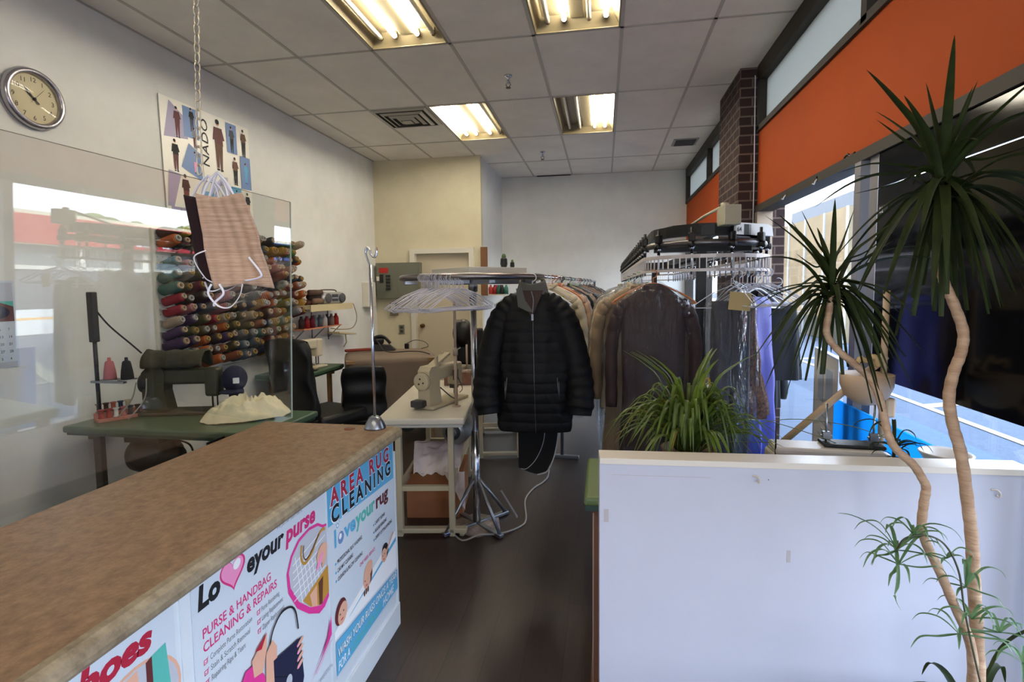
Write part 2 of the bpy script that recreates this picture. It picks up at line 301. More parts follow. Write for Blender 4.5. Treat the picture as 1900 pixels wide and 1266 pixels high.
for (i, j), pat in FIX.items():
    x0, x1, y0, y1 = XS[i]+.012, XS[i+1]-.012, YS[j]+.012, YS[j+1]-.012; cx, cy = (x0+x1)/2, (y0+y1)/2
    t = thing('ceiling_light', FL.get((i, j), 'added unseen fluorescent ceiling light above the entrance end of the counter, ' + ('wall side' if i == 3 else 'window side')), 'ceiling light', (cx, cy, H), 0, 'recessed fluorescent ceiling lights')
    hx, hy = (x1-x0)/2, (y1-y0)/2; mb = MB()
    # pan: sloped sides and ends
    D = .085
    for s_ in (-1, 1):
        mb.quad([(s_*hx, -hy, -.004), (s_*hx, hy, -.004), (s_*(hx-.055), hy-.06, D), (s_*(hx-.055), -hy+.06, D)]); mb.quad([(-hx, s_*hy, -.004), (hx, s_*hy, -.004), (hx-.055, s_*(hy-.06), D), (-hx+.055, s_*(hy-.06), D)])
    mb.quad([(-hx+.055, -hy+.06, D), (hx-.055, -hy+.06, D), (hx-.055, hy-.06, D), (-hx+.055, hy-.06, D)])
    mb.b2(-hx, hx, -hy, hy, D+.003, D+.03)
    mb.b2(-hx, -hx+.012, -hy, hy, -.006, .0); mb.b2(hx-.012, hx, -hy, hy, -.006, 0); mb.b2(-hx, hx, -hy, -hy+.012, -.006, 0); mb.b2(-hx, hx, hy-.012, hy, -.006, 0)
    mb.b2(-.05, .05, -hy+.06, hy-.06, D-.03, D, 0, .006)
    obj('fixture_pan', mb, ENAM, t)
    for k, c in enumerate(pat):
        x = (-.2, -.085, .085, .2)[k]; mb = MB(); mb.cyl((x, -hy+.075, .045), (x, hy-.075, .045), .0165, seg=12)
        tb = obj('fluorescent_tube', mb, TUBEON if c == 'Y' else TUBEOFF, t, label='glowing warm white tube' if c == 'Y' else 'unlit pale tube')
        for s_ in (-1, 1): mb = MB(); mb.cyl((x, s_*(hy-.078), .045), (x, s_*(hy-.052), .045), .0175, seg=12); mb.b2(x-.012, x+.012, s_*(hy-.06)-.01, s_*(hy-.06)+.01, .045, D); obj('end_cap', mb, CAPM, tb)
# vents and sprinklers
t = thing('ceiling_vent', 'large square metal air diffuser in the ceiling beside a lit fixture', 'vent', (-2.03, 5.42, H)); mb = MB(); mb.b2(-.29, .29, -.29, .29, -.002, 0, 1)
for k, (a, z) in enumerate(((.29, -.004), (.225, -.018), (.16, -.026), (.095, -.03))):
    b = a-.034
    for s_ in (-1, 1):
        mb.quad([(s_*a, -a, z), (s_*a, a, z), (s_*b, b, z-.014), (s_*b, -b, z-.014)]); mb.quad([(-a, s_*a, z), (a, s_*a, z), (b, s_*b, z-.014), (-b, s_*b, z-.014)])
mb.b2(-.05, .05, -.05, .05, -.05, -.044)
obj('louvre', mb, [mat('vent_metal', (176, 172, 158), .4), mat('vent_dark', (46, 42, 36), .8)], t)
t = thing('ceiling_vent', 'small grey exhaust grille in the ceiling near the far window', 'vent', (1.0, 7.0, H)); mb = MB(); mb.b2(-.15, .15, -.15, .15, -.012, 0, 0, .004)
for k in range(9): mb.b2(-.12, .12, -.12+k*.03-.008, -.12+k*.03+.008, -.02, -.012, 1)
obj('grille', mb, [mat('grille_grey', (150, 150, 148), .5), DKGREY], t)
for (x, y, l) in ((-.8, 4.54, 'brass ceiling sprinkler head closest to the camera'), (-.8, 7.11, 'brass ceiling sprinkler head near the back wall')):
    t = thing('sprinkler', l, 'sprinkler', (x, y, H)); mb = MB(); mb.lathe([(0, 0), (.035, 0), (.03, -.012), (.012, -.02), (.012, -.05), (.018, -.052), (.018, -.062), (0, -.062)]); obj('escutcheon', mb, CHROME, t)
    mb = MB(); mb.tube([(-.014, 0, -.06), (-.02, 0, -.078), (-.004, 0, -.098)], .004, 6); mb.tube([(.014, 0, -.06), (.02, 0, -.078), (.004, 0, -.098)], .004, 6); mb.lathe([(0, -.098), (.022, -.1), (.022, -.104), (0, -.104)]); obj('deflector', mb, mat('bronze_sprinkler', (90, 70, 50), .4, metal=.8), t)
mb = MB(); mb.b2(-1.06, -.52, YB-.05, YB-.005, H-.012, H-.004); tag(obj('ceiling_slot', mb, mat('slot_brown', (70, 58, 54), .8)), 'narrow dark air slot where the ceiling meets the back wall', 'vent')

# ================================================================== OUTSIDE
mb = MB(); mb.quad([(XR+.25, -60, -.02), (80, -60, -.02), (80, 120, -.02), (XR+.25, 120, -.02)]); g = obj('asphalt_ground', mb, mat('asphalt', (82, 92, 106), .9, var=.12, vs=30)); g['kind'] = 'structure'
mb = MB(); mb.b2(XR+.14, 2.9, -40, 14, -.05, .01); g = obj('sidewalk', mb, mat('concrete', (94, 104, 118), .9, var=.06, vs=3)); g['kind'] = 'structure'
mb = MB(); mb.b2(13, 44, -60, 120, -.019, -.012); g = obj('road', mb, mat('road_painted_shade', (58, 60, 66), .9)); g['kind'] = 'structure'  # dark colour stands in for shade on the ground past the lot
mb = MB(); mb.b2(8.2, 13, -60, 120, -.019, -.008, 0); mb.b2(10.6, 11.0, -60, 120, -.008, -.004, 1); g = obj('far_pavement', mb, [mat('painted_sunlit_pavement', (210, 204, 192), .9), mat('curb_orange', (240, 170, 60), .8)]); g['kind'] = 'structure'  # pale colour carries the sunlit look of this strip of the lot
PL = mat('parking_paint', (170, 160, 130), .8)
mb = MB(); mb.b2(3.9, 4.0, -8, 14, -.018, -.012)
for k in range(9): mb.prism([(0, 0), (2.0, .9), (2.0, 1.08), (0, .18)], (4.0, -6+k*2.2, -.018), (1, 0, 0), (0, 1, 0), (0, 0, 1), .006)
tag(obj('parking_lines', mb, PL), 'cream painted parking lines on the asphalt outside the window', 'road marking')
t = thing('panelled_fence', 'tan panelled hoarding standing in the parking lot outside the window', 'fence', (6.15, 17.3, 0)); mb = MB(); mb.b2(-.05, .05, -2.6, 3.2, 0, 3.5); obj('panel', mb, mat('hoarding', (140, 124, 94), .8, var=.12, vs=1.2), t)
mb = MB()
for k in range(5): mb.b2(-.09, -.05, -2.6+k*1.42, -2.54+k*1.42, 0, 3.5)
obj('batten', mb, mat('hoarding_batten', (214, 216, 210), .7), t)
t = thing('distant_building', 'low dark-roofed building far across the lot behind the tan hoarding', 'building', (20, 46, 0)); mb = MB(); mb.b2(-2, 8, -4, 8, 0, 5.8); obj('wall', mb, mat('far_wall', (215, 215, 215), .8), t); mb = MB(); mb.b2(-2.4, 8.4, -4.4, 8.4, 5.8, 8.2); obj('roof', mb, mat('far_roof', (70, 76, 84), .8), t)
# strip mall across the street (seen mirrored in the plexiglass)
t = thing('strip_mall', 'strip of shops across the road with red sign band, mirrored in the plexiglass', 'building', (45, 47, 0))
mb = MB(); mb.b2(0, 8, -40, 40, 0, .3, 0); mb.b2(.3, 8, -40, 40, .3, 2.0, 1); mb.b2(-.3, 8, -40, 40, 2.0, 4.7, 3)
for k in range(12): mb.b2(.0, .4, -30+k*6, -29.4+k*6, .3, 2.0, 0)
obj('wall', mb, [mat('stucco', (235, 228, 210), .8), mat('shop_glass', (120, 128, 132), .2), mat('curb_orange', (240, 170, 60), .8), mat('fascia', (226, 216, 186), .8)], t)
mb = MB(); mb.b2(-.36, -.3, -30, 2, 2.1, 4.4); mb.b2(-.36, -.3, 12, 24, 2.1, 4.4, 1); mb.text('T    EALS', (-.37, .5, 2.5), (0, -1, 0), (0, 0, 1), 2.0, m=2, off=.02); mb.text('WMK', (-.37, 22, 2.5), (0, -1, 0), (0, 0, 1), 2.2, m=2, off=.02)
obj('sign_band', mb, [mat('red_sign', (196, 42, 52), .6), mat('navy_sign', (40, 70, 130), .6), WHITEI], t)
LEAFD = mat('tree_leaf', (66, 92, 44), .8, col2=(112, 128, 60), vs=1.5); BARK = mat('bark', (90, 72, 54), .9)
for k, (x, y, r) in enumerate(((62, 50, 3.6), (64, 38, 2.4), (63, 66, 3.0), (66, 80, 3.2))):
    rr = random.Random(k); t = thing('tree', ['broad dark tree rising above the shops across the road', 'lower tree beside the broad one above the shops', 'rounded tree above the pale fascia across the road', 'tree above the navy sign across the road'][k], 'tree', (x, y, 0), 0, 'trees behind the shops')
    mb = MB(); mb.cyl((0, 0, 0), (0, 0, 6), .3); obj('trunk', mb, BARK, t); mb = MB()
    for q in range(26):
        c = (rr.uniform(-r, r)*.7, rr.uniform(-r, r), 4.3+rr.uniform(-1.4, 1.5)); mb.ell(c, (rr.uniform(.8, 1.7), rr.uniform(.8, 1.7), rr.uniform(.6, 1.1)), nu=10, nv=7)
    obj('foliage', mb, LEAFD, t)
# white standing banner outside
t = thing('standing_banner', 'white rectangular standing banner with faded pictures, outside behind the window', 'banner', (1.51, 3.88, 0), R(-9.7)); mb = MB(); mb.b2(-.01, .01, -.35, .35, .1, 1.04); mb.b2(-.015, .015, -.36, .36, 1.04, 1.055, 1)
mb.b2(-.015, .015, -.36, -.35, 0, 1.04, 1); mb.b2(-.015, .015, .35, .36, 0, 1.04, 1)
obj('banner_cloth', mb, [mat('banner_cloth', (214, 206, 188), .8), LGREY], t)
mb = MB(); mb.b2(-.013, -.011, -.2, -.02, .72, .95); mb.b2(-.013, -.011, .06, .22, .7, .93)
for k in range(5): mb.b2(-.013, -.011, -.2+.03*(k % 2), .2-.05*(k % 3), .6-k*.05, .612-k*.05)
obj('faded_print', mb, mat('faded_print', (150, 156, 166), .8), t)
# black film over the glazing and blue board
t = thing('window_film', 'large glossy black panel covering the glass beside the door frame', 'window covering', (1.262, 1.7, 1.08)); mb = MB(); mb.b2(0, .006, 0, 1.05, 0, .88); mb.b2(0, .006, 0, 1.05, .885, 1.045); obj('panel', mb, mat('black_film', (8, 8, 9), .1, spec=.22), t)
mb = MB(); mb.b2(-.002, 0, .955, 1.04, .82, .86, 1); mb.text('02', (-.0022, 1.03, .826), (0, -1, 0), (0, 0, 1), .038, m=0); 
mb.v = [Vector((v.x, v.y, v.z-.06)) for v in mb.v]; obj('painted_reflection', mb, [WHITEI, INK], t, label='painted reflection of tiny white digits on black')  # mirrored sign reflection in the glossy film, drawn as flat lettering
t2 = thing('window_film', 'added unseen glossy black panel that cuts daylight through the glass nearer the camera', 'window covering', (1.262, .53, 1.08)); mb = MB(); mb.b2(0, .006, 0, 1.14, 0, .88); mb.b2(0, .006, 0, 1.14, .885, 1.045); obj('panel', mb, MATS['black_film'], t2)  # unseen film, added to cut the daylight on posters and partition
mb = MB(); mb.b2(1.235, 1.247, 1.96, 3.08, .28, .9); tag(obj('blue_board', mb, frosted_mat('blue_translucent', (70, 185, 235))), 'bright blue board leaning along the bottom of the window', 'board')
for k, (y, l) in enumerate(((4.0, 'small clear hook under the window header near the brick column'), (3.45, 'small clear hook under the window header near the mullion'))):
    mb = MB(); mb.cyl((1.262, y, 2.15), (1.25, y, 2.15), .014); mb.tube([(1.255, y, 2.15), (1.24, y, 2.13), (1.235, y, 2.115), (1.225, y, 2.12)], .004, 6); tag(obj('suction_hook', mb, mat('clear_hook', (225, 230, 235), .15)), l, 'hook')
mb = MB(); mb.tube(spline([(1.262, 3.12, 2.19), (1.262, 3.08, 2.2), (1.262, 3.05, 2.185), (1.262, 3.0, 2.19)]), .005, 6); tag(obj('cable_clip', mb, BLACK), 'small black curled clip on the orange wall above the mullion', 'clip')

# ================================================================== COUNTER AND SIGNS
LAM = mat('mottled_laminate', (154, 122, 92), .42, col2=(112, 86, 63), vs=42, stretch=(1, .8, 1), bump=.05, bs=200)
EDGE = mat('counter_edge_lit', (160, 146, 122), .45, col2=(112, 98, 78), vs=26)  # same laminate, painted paler and greyer for window light on the edge
t = thing('service_counter', 'service counter with mottled brown laminate top and white front, posters on it', 'counter', (-1.2, .2, 0))
def ctop():
    mb = MB(); prof = [(-.34, .0), (-.34, .038), (.29, .038), (.305, .036), (.318, .028), (.325, .014), (.325, .004), (.318, -.006), (.305, -.01)]
    y0, y1 = -2.2, 1.985; n = len(prof); vs = [(p[0], y, .877+p[1]) for y in (y0, y1-.02) for p in prof]+[(p[0]-(.008 if p[0] > .3 else 0), y1, .877+p[1]*.8+.003) for p in prof]
    for i in range(n-1): 
        mm = 0 if i < 2 else 1
        for r_ in (0, 1): mb.add([vs[r_*n+i], vs[r_*n+i+1], vs[r_*n+n+i+1], vs[r_*n+n+i]], [[0, 1, 2, 3]], mm, i > 2)
    mb.add(vs[2*n:], [list(range(n))], 1); mb.add(vs[:n], [list(range(n))[::-1]], 1); mb.b2(-.335, .3, y0+.01, y1-.01, .868, .876, 1)
    return mb
obj('countertop', ctop(), [LAM, EDGE], t)
mb = MB(); mb.b2(-.28, .28, -2.2, 1.96, 0, .868); mb.b2(.28, .283, -2.2, .735, .1, .868); mb.b2(.28, .283, .765, 1.365, .1, .868); mb.b2(.28, .2835, 1.372, 1.95, .1, .868)
obj('cabinet_body', mb, mat('counter_white', (216, 224, 232), .4, var=.03, vs=4), t)
mb = MB(); mb.b2(.28, .292, -2.2, 1.97, 0, .105, 0, .003); mb.b2(-.28, .285, 1.96, 1.975, 0, .8, 0); obj('kickboard', mb, mat('kick_white', (214, 220, 226), .5), t)
mb = MB(); mb.lathe([(.024, .0), (.024, .0012), (0, .0014)], (.11, 1.9-.0, .9152)); obj('wood_plug', mb, mat('plug_brown', (120, 60, 34), .4), t, label='small round reddish cap')
U, V_, NX = Vector((0, 1, 0)), Vector((0, 0, 1)), Vector((1, 0, 0))
class Art:
    """flat coloured shapes printed on a vertical sheet facing +x: coordinates are world y and z"""
    def __init__(s, x): s.x = x; s.mb = MB(); s.k = 0
    def poly(s, pts, m, up=1):
        s.k += 1; x = s.x+.00004*s.k; s.mb.add([(x, p[0], p[1]) for p in pts], [list(range(len(pts)))], m, False)
    def ell(s, cy, cz, ry, rz, m, rot=0, n=28):
        c, q = math.cos(rot), math.sin(rot); s.poly([(cy+ry*math.cos(2*PI*i/n)*c-rz*math.sin(2*PI*i/n)*q, cz+ry*math.cos(2*PI*i/n)*q+rz*math.sin(2*PI*i/n)*c) for i in range(n)], m)
    def rect(s, y0, y1, z0, z1, m): s.poly([(y0, z0), (y1, z0), (y1, z1), (y0, z1)], m)
    def line(s, pts, w, m):
        P = [Vector((a, b)) for a, b in pts]; L_, R_ = [], []
        for i, p in enumerate(P):
            d = (P[min(i+1, len(P)-1)]-P[max(i-1, 0)]).normalized(); nn = Vector((-d.y, d.x))*w/2; L_.append(p+nn); R_.append(p-nn)
        for i in range(len(P)-1): s.poly([tuple(L_[i]), tuple(L_[i+1]), tuple(R_[i+1]), tuple(R_[i])], m)
    def text(s, b, y, z, size, w=None, m=0, off=0, shear=0, align='LEFT', v=None):
        s.k += 1; s.mb.text(b, (s.x+.00004*s.k, y, z), v[0] if v else U, v[1] if v else V_, size, w, m, off, shear, align)
    def heart(s, cy, cz, r, m, sx=1.0):
        pts = []
        for i in range(40):
            a = 2*PI*i/40; pts.append((cy+sx*r*math.sin(a)**3, cz+r*(.8125*math.cos(a)-.3125*math.cos(2*a)-.125*math.cos(3*a)-.0625*math.cos(4*a)))) 
        s.poly(pts[::-1], m)
INKS = [PAPER, INK, PINK, LPINK, RED, SKYB, TEALI, GREYI, SKIN, GOLD, WHITEI, LGREY, BROWNI, MAROON, mat('ink_mid_blue', (110, 140, 190), .4), mat('ink_lilac', (168, 160, 190), .4), mat('ink_hot_pink', (224, 60, 150), .4), mat('ink_navy', (34, 38, 66), .4)]
PA, IN, PK, LP, RE, SB, TE, GR, SK, GO, WH, LG, BR, MR, MB_, LI, HP, NV = range(18)
def sign(label, y0, y1, z0, z1, draw):
    t = thing('poster', label, 'poster', (-.914, (y0+y1)/2, z0)); mb = MB(); mb.b2(-.002, .0006, (y0-y1)/2, (y1-y0)/2, 0, z1-z0); obj('sheet', mb, PAPER, t)
    a = Art(-.9132); draw(a); a.mb.v = [v-Vector((-.914, (y0+y1)/2, z0)) for v in a.mb.v]; obj('print', a.mb, INKS, t)
    return t
def face(a, y, z, r, rot=0, hair=IN, hs=1):
    a.ell(y+.012*hs, z+.012, r*.9, r*1.0, hair, rot); a.ell(y, z, r*.72, r*.86, SK, rot); a.ell(y-.4*r, z+.1*r, r*.1, r*.07, IN); a.ell(y+.15*r, z+.12*r, r*.1, r*.07, IN); a.ell(y-.12*r, z-.42*r, r*.22, r*.06, RE)
def rug(a):
    a.poly([(1.585, .72), (2.143, .69), (2.143, .862), (1.585, .862)], SB)
    for k, (b, zz, m) in enumerate((('~AREA RUG', .786, RE), ('~CLEANING', .722, IN))):
        w = .49 if k == 0 else .505
        a.text(b, 1.605, zz-.002, .086, w+.006, WH, .05); a.text(b, 1.608, zz, .082, w, m, .034)
    for (y, z, r) in ((1.648, .7, .009), (1.664, .713, .006), (1.637, .712, .005)): a.ell(y, z, r, r, SB); a.ell(y, z, r*.6, r*.6, WH)
    a.text('l', 1.62, .632, .085, .016, SB, .04); a.ell(1.668, .648, .021, .022, MB_); a.ell(1.664, .654, .01, .01, WH)
    a.text('ve', 1.695, .632, .08, .085, SB, .035); a.text('your', 1.785, .632, .08, .165, TE, .035); a.text('rug', 1.955, .628, .08, .125, MR, .035)
    for k, b in enumerate(('PROFESSIONAL RUG WASHING', 'CAR MAT CLEANING', 'CUSHION & PILLOW CLEANING')):
        z = .566-.031*k; a.ell(1.625, z+.006, .005, .005, SB); a.text(b, 1.636, z, .021, (.19, .115, .19)[k], IN, .008)
    for k, b in enumerate(('CARPET REPAIR', 'RUG RE-FRINGING', 'CARPET CUTTING & BINDING')):
        z = .566-.031*k; a.ell(1.93, z+.006, .005, .005, SB); a.text(b, 1.941, z, .021, (.10, .115, .17)[k], IN, .008)
    a.text('ONE WEEK SERVICE', 1.80, .466, .02, .135, PK, .006)
    a.poly([(1.6, .31), (1.6, .34), (2.148, .45), (2.148, .28)], WH); a.poly([(1.7, .33), (2.148, .42), (2.148, .36)], SB); a.poly([(1.68, .325), (2.148, .40), (2.148, .35)], WH)
    face(a, 1.66, .375, .045, -.5, MR, -1); face(a, 1.855, .385, .042, .3, BR); a.ell(1.87, .42, .04, .03, SK, .4); face(a, 2.02, .40, .036, .5, IN)
    a.line([(2.04, .4), (2.08, .43), (2.12, .455)], .012, SK)
    for k in range(3): a.ell(1.83+.016*k, .345, .007, .012, BR)
    a.poly([(1.605, .178), (2.152, .18), (2.152, .268), (1.605, .30)], SB)
    a.text('WASH YOUR RUGS ONCE A YEAR', 1.612, .236, .046, .535, IN, .03, .2); a.text('WASH YOUR RUGS ONCE A YEAR', 1.614, .237, .044, .53, WH, .012, .2)
    a.text('FOR A', 1.615, .188, .046, .085, WH, .014, .2); a.text('CLEAN & HEALTHY', 1.712, .188, .046, .27, TE, .014, .2); a.text('HOME', 1.99, .19, .046, .12, WH, .014, .2)
sign('light blue and white rug cleaning poster on the counter front, furthest from the camera', 1.585, 2.15, .165, .866, rug)
def script(a, b, y, z, size, w, m, off=.035): a.text(b, y, z, size, w, m, off, .15)
def purse(a):
    a.text('We put our heart into it', 1.31, .842, .02, .13, GR, 0, .3)
    script(a, 'Lo', 1.01, .79, .075, .075, IN, .05)
    a.heart(1.13, .818, .046, PK); a.heart(1.129, .82, .040, LP); a.ell(1.145, .832, .014, .012, WH, .6)
    script(a, 'eyour', 1.178, .786, .07, .165, IN, .04); script(a, 'purse', 1.35, .782, .072, .16, PK, .04)
    a.text('PURSE & HANDBAG', 1.02, .716, .033, .255, PK, .014); a.text('CLEANING & REPAIRS', 1.02, .682, .033, .28, PK, .014)
    for k, b in enumerate(('Complete Purse Restoration', 'Stain & Scratch Removal', 'Repairing Rips & Tears')):
        z = .652-.026*k; a.rect(1.02, 1.032, z, z+.012, PK); a.rect(1.022, 1.030, z+.002, z+.010, PA); a.line([(1.023, z+.006), (1.027, z+.003), (1.034, z+.014)], .0018, PK); a.text(b, 1.04, z, .021, (.15, .14, .12)[k], GR)
    for k, b in enumerate(('Purse Recoloring', 'Lining Replacement', 'Zipper Replacement')):
        z = .652-.026*k; a.rect(1.21, 1.222, z, z+.012, PK); a.rect(1.212, 1.22, z+.002, z+.010, PA); a.line([(1.213, z+.006), (1.217, z+.003), (1.224, z+.014)], .0018, PK); a.text(b, 1.228, z, .021, (.08, .095, .1)[k], GR)
    # heart shaped photo
    out = [(1.573, .742), (1.55, .748), (1.52, .768), (1.47, .775), (1.41, .765), (1.37, .735), (1.345, .69), (1.35, .63), (1.39, .56), (1.45, .505), (1.51, .468), (1.545, .47), (1.573, .49)]
    a.poly(out[::-1], HP); inn = [(1.573, .735), (1.55, .738), (1.52, .758), (1.47, .766), (1.415, .756), (1.377, .728), (1.356, .69), (1.362, .64), (1.40, .575), (1.46, .52), (1.52, .49), (1.573, .505)]
    a.poly(inn[::-1], LG)
    for k in range(7): a.line([(1.39+.022*k, .72-.012*k), (1.42+.022*k, .56-.01*k)], .003, WH)
    for k in range(6): a.line([(1.375, .70-.022*k), (1.56, .735-.026*k)], .003, WH)
    a.poly([(1.42, .565), (1.573, .60), (1.573, .506), (1.52, .492), (1.46, .522)], GO); a.poly([(1.46, .56), (1.5, .57), (1.5, .5), (1.47, .515)], SK); a.poly([(1.51, .572), (1.54, .58), (1.53, .49), (1.51, .496)], BR)
    a.line(spline2([(1.425, .74), (1.42, .70), (1.44, .675), (1.48, .69), (1.51, .72), (1.54, .735), (1.56, .73)]), .009, GO); a.line(spline2([(1.435, .735), (1.43, .705), (1.445, .685), (1.48, .7), (1.52, .73)]), .004, BR)
    a.ell(1.535, .66, .035, .028, SK, .5); a.ell(1.52, .64, .03, .01, LP, .8); a.ell(1.548, .635, .028, .009, SK, 1.0)
    # figure with handbag
    a.line(spline2([(1.245, .52), (1.265, .57), (1.305, .598), (1.35, .59), (1.375, .56), (1.385, .5)]), .006, IN)
    a.poly([(1.10, .3), (1.10, .48), (1.15, .54), (1.19, .535), (1.225, .47), (1.22, .3)], HP); a.poly([(1.175, .55), (1.24, .587), (1.235, .54), (1.215, .49), (1.18, .5)], SK); a.poly([(1.19, .565), (1.24, .587), (1.215, .555)], RE)
    a.poly([(1.215, .3), (1.232, .53), (1.262, .55), (1.28, .52), (1.268, .3)], SK)
    a.poly([(1.262, .34), (1.262, .488), (1.392, .468), (1.404, .335), (1.39, .30), (1.28, .29)], NV); a.line([(1.262, .44), (1.33, .39), (1.40, .42)], .003, IN); a.ell(1.328, .375, .016, .021, LG)
    for k in range(4): a.ell(1.392-.002*k, .455-.022*k, .018, .007, SK, .3); a.ell(1.378, .451-.022*k, .005, .005, LP)
    a.poly([(1.43, .28), (1.573, .355), (1.573, .42), (1.545, .36), (1.5, .32)], HP); a.line([(1.47, .29), (1.573, .34)], .004, LP)
    a.text('loveyourpurse', 1.49, .245, .018, .08, GR)
def spline2(p): return [(v.x, v.y) for v in spline([(a, b, 0) for a, b in p], 6)]
sign('white and pink poster for purse and handbag repairs, middle one on the counter front', .995, 1.573, .165, .866, purse)
def shoes(a):
    a.text('We put our heart into it', .62, .848, .02, .175, GR, 0, .3); script(a, 'Love', .40, .8, .06, .15, IN); script(a, 'your', .56, .8, .06, .12, IN)
    a.text('shoes', .70, .795, .072, .19, RE, .05, .2)
    a.ell(.845, .68, .11, .1, SK); a.ell(.845, .68, .103, .093, LG); a.poly([(.79, .64), (.80, .76), (.85, .77), (.86, .64)], SK); a.poly([(.74, .64), (.76, .74), (.80, .76), (.79, .64)], IN); a.poly([(.87, .64), (.87, .77), (.885, .775), (.9, .64)], MR); a.poly([(.885, .66), (.885, .775), (.92, .78), (.93, .65)], TE)
    for k in range(4): a.rect(.42, .62, .7-.03*k, .712-.03*k, GR)
sign('poster with large red lettering shoes on the counter front, closest to the camera', .385, .945, .165, .866, shoes)
# pole with hook
t = thing('garment_hook_stand', 'slim chrome pole with a curled hook on a cone base, on the brown counter', 'stand', (-.985, 2.13, .915))
mb = MB(); mb.lathe([(0, 0), (.048, 0), (.047, .006), (.036, .03), (.026, .048), (.012, .055), (.0065, .055)], seg=28); obj('base', mb, STEEL, t)
mb = MB(); mb.cyl((0, 0, .04), (0, 0, .71), .0065, seg=12); obj('pole', mb, CHROME, t)
mb = MB(); mb.tube(spline([(0, 0, .7), (-.012, 0, .735), (-.02, 0, .765), (-.014, .0, .785), (0, 0, .775), (.004, 0, .755), (.018, 0, .745), (.03, 0, .76), (.029, 0, .78)]), .0045, 8); mb.tube(spline([(-.02, .006, .765), (-.008, .006, .785), (.002, .005, .76), (.012, 0, .745), (.026, 0, .744), (.033, 0, .765), (.03, 0, .785)]), .0035, 8); obj('hook', mb, CHROME, t)
# plexiglass screen
mb = MB(); mb.b2(-.003, .003, -3.4, .01, 0, 1.08); p = obj('plexiglass_screen', mb, PLEXI, None, (-1.565, 2.40, .875)); p.rotation_euler = (0, R(2.2), R(-2.5)); tag(p, 'large clear plexiglass sheet standing behind the counter, reflecting the windows', 'screen')
mb = MB(); mb.b2(-.0035, .0035, .0095, .0112, 0, 1.08); mb.b2(-.0035, .0035, -3.4, .01, -.0015, 0); mb.b2(-.002, .002, -3.4, .01, 1.08, 1.0815, 1); obj('polished_edge', mb, [mat('acrylic_edge', (205, 225, 220), .2), mat('acrylic_edge_dark', (110, 110, 100), .4)], p, label='pale polished edge')
t = thing('support_bracket', 'black steel bracket strip holding the plexiglass at the counter back', 'bracket', (-1.56, 1.0, .868)); mb = MB()
for y in (-.45, .55): mb.b2(-.03, .02, y-.24, y+.24, -.03, .0)
mb.b2(-.028, -.022, .85, .95, -.03, .04); obj('strip', mb, BLACKM, t)
# chain
CH = mat('steel_chain', (206, 196, 176), .3, metal=.9)
a_, b_2 = Vector((-.795, 1.02, H)), Vector((-.835, .995, 1.765)); n = 82
mb = MB()
for k in range(n):
    c = a_.lerp(b_2, (k+.5)/n); L_ = (a_-b_2).length/n; ring = []
    ax = Vector((1, 0, 0)) if k % 2 else Vector((.35, .94, 0)).normalized()
    for q in range(11): an = 2*PI*q/10; ring.append(c+ax*math.cos(an)*.0054+Vector((.03, 0, 1)).normalized()*math.sin(an)*L_*.62)
    mb.tube(ring, .0014, 5, caps=False)
ob = obj('hanging_chain', mb, CH); tag(ob, 'thin steel link chain hanging from the ceiling with face masks on it', 'chain')
# masks
def cloth_mask(loc, rz, w, h, m, label, ty=0):
    t = thing('face_mask', label, 'face mask', loc, rz, 'cloth face masks on the chain')
    def fn(u, v):
        x = (u-.5)*w*(1+.30*math.sin(min(1, v)*PI*.5)); z = -v*h; y = .012*math.sin(v*PI)*math.cos((u-.5)*PI)+.0016*math.sin(u*PI*9); return (x+.045*v, y, z-.010*abs(u-.5)*2*(1 if v > .5 else -1))
    mb = MB(); mb.grid(fn, 30, 24); obj('pleated_cloth', mb, m, t, solid=.003)
    mb = MB()
    for s_ in (-1, 1): mb.tube(spline([(s_*.035, 0, 0), (s_*.02, 0, .03), (0, 0, .052), (s_*.012, .004, .03), (s_*.02, .002, 0)]), .0022, 6, flat=.4)
    obj('upper_ear_loop', mb, EL, t)
    mb = MB(); zb = -h
    if ty: mb.tube(spline([(-.022, -.004, zb), (-.026, -.01, zb-.02), (-.005, -.012, zb-.045), (.02, -.012, zb-.048), (.04, -.01, zb-.025), (.045, -.006, zb)]), .0024, 6, flat=.4); mb.tube(spline([(-.005, -.004, zb), (.005, -.008, zb-.02), (-.012, -.012, zb-.038), (-.015, -.01, zb-.046)]), .0024, 6, flat=.4); mb.tube(spline([(.06, -.004, zb+.055), (.085, -.006, zb+.022), (.08, -.006, zb+.012), (.05, -.004, zb+.006)]), .0024, 6, flat=.4); mb.tube(spline([(-.03, -.004, zb+.07), (-.055, -.006, zb+.055), (-.035, -.006, zb+.015), (-.02, -.004, zb+.004)]), .0024, 6, flat=.4)
    else: mb.tube(spline([(-.02, 0, zb), (-.01, .004, zb-.03), (.02, .002, zb-.02), (.03, 0, zb)]), .0022, 6, flat=.4)
    obj('lower_ear_loop', mb, EL, t)
    return t
EL = mat('white_elastic', (228, 226, 240), .7)
def weave():
    m = mat('beige_slub_cloth', (198, 168, 146), .85, col2=(158, 128, 108), vs=60, stretch=(.15, 1, 6), sheen=.2); return m
cloth_mask((-.785, .985, 1.713), R(8), .098, .178, weave(), 'beige slub-weave cloth face mask hanging from the chain, in front', 1)
cloth_mask((-.835, 1.02, 1.716), R(22), .10, .165, mat('maroon_cloth', (34, 10, 18), .9), 'dark maroon face mask hanging behind the beige one')
cloth_mask((-.825, 1.045, 1.712), R(10), .08, .16, mat('grey_cloth', (120, 110, 130), .9), 'plain grey-violet face mask hidden mostly behind the beige one')
cloth_mask((-.835, 1.06, 1.711), R(10), .08, .15, mat('navy_cloth', (40, 42, 66), .9), 'navy face mask furthest back on the chain')
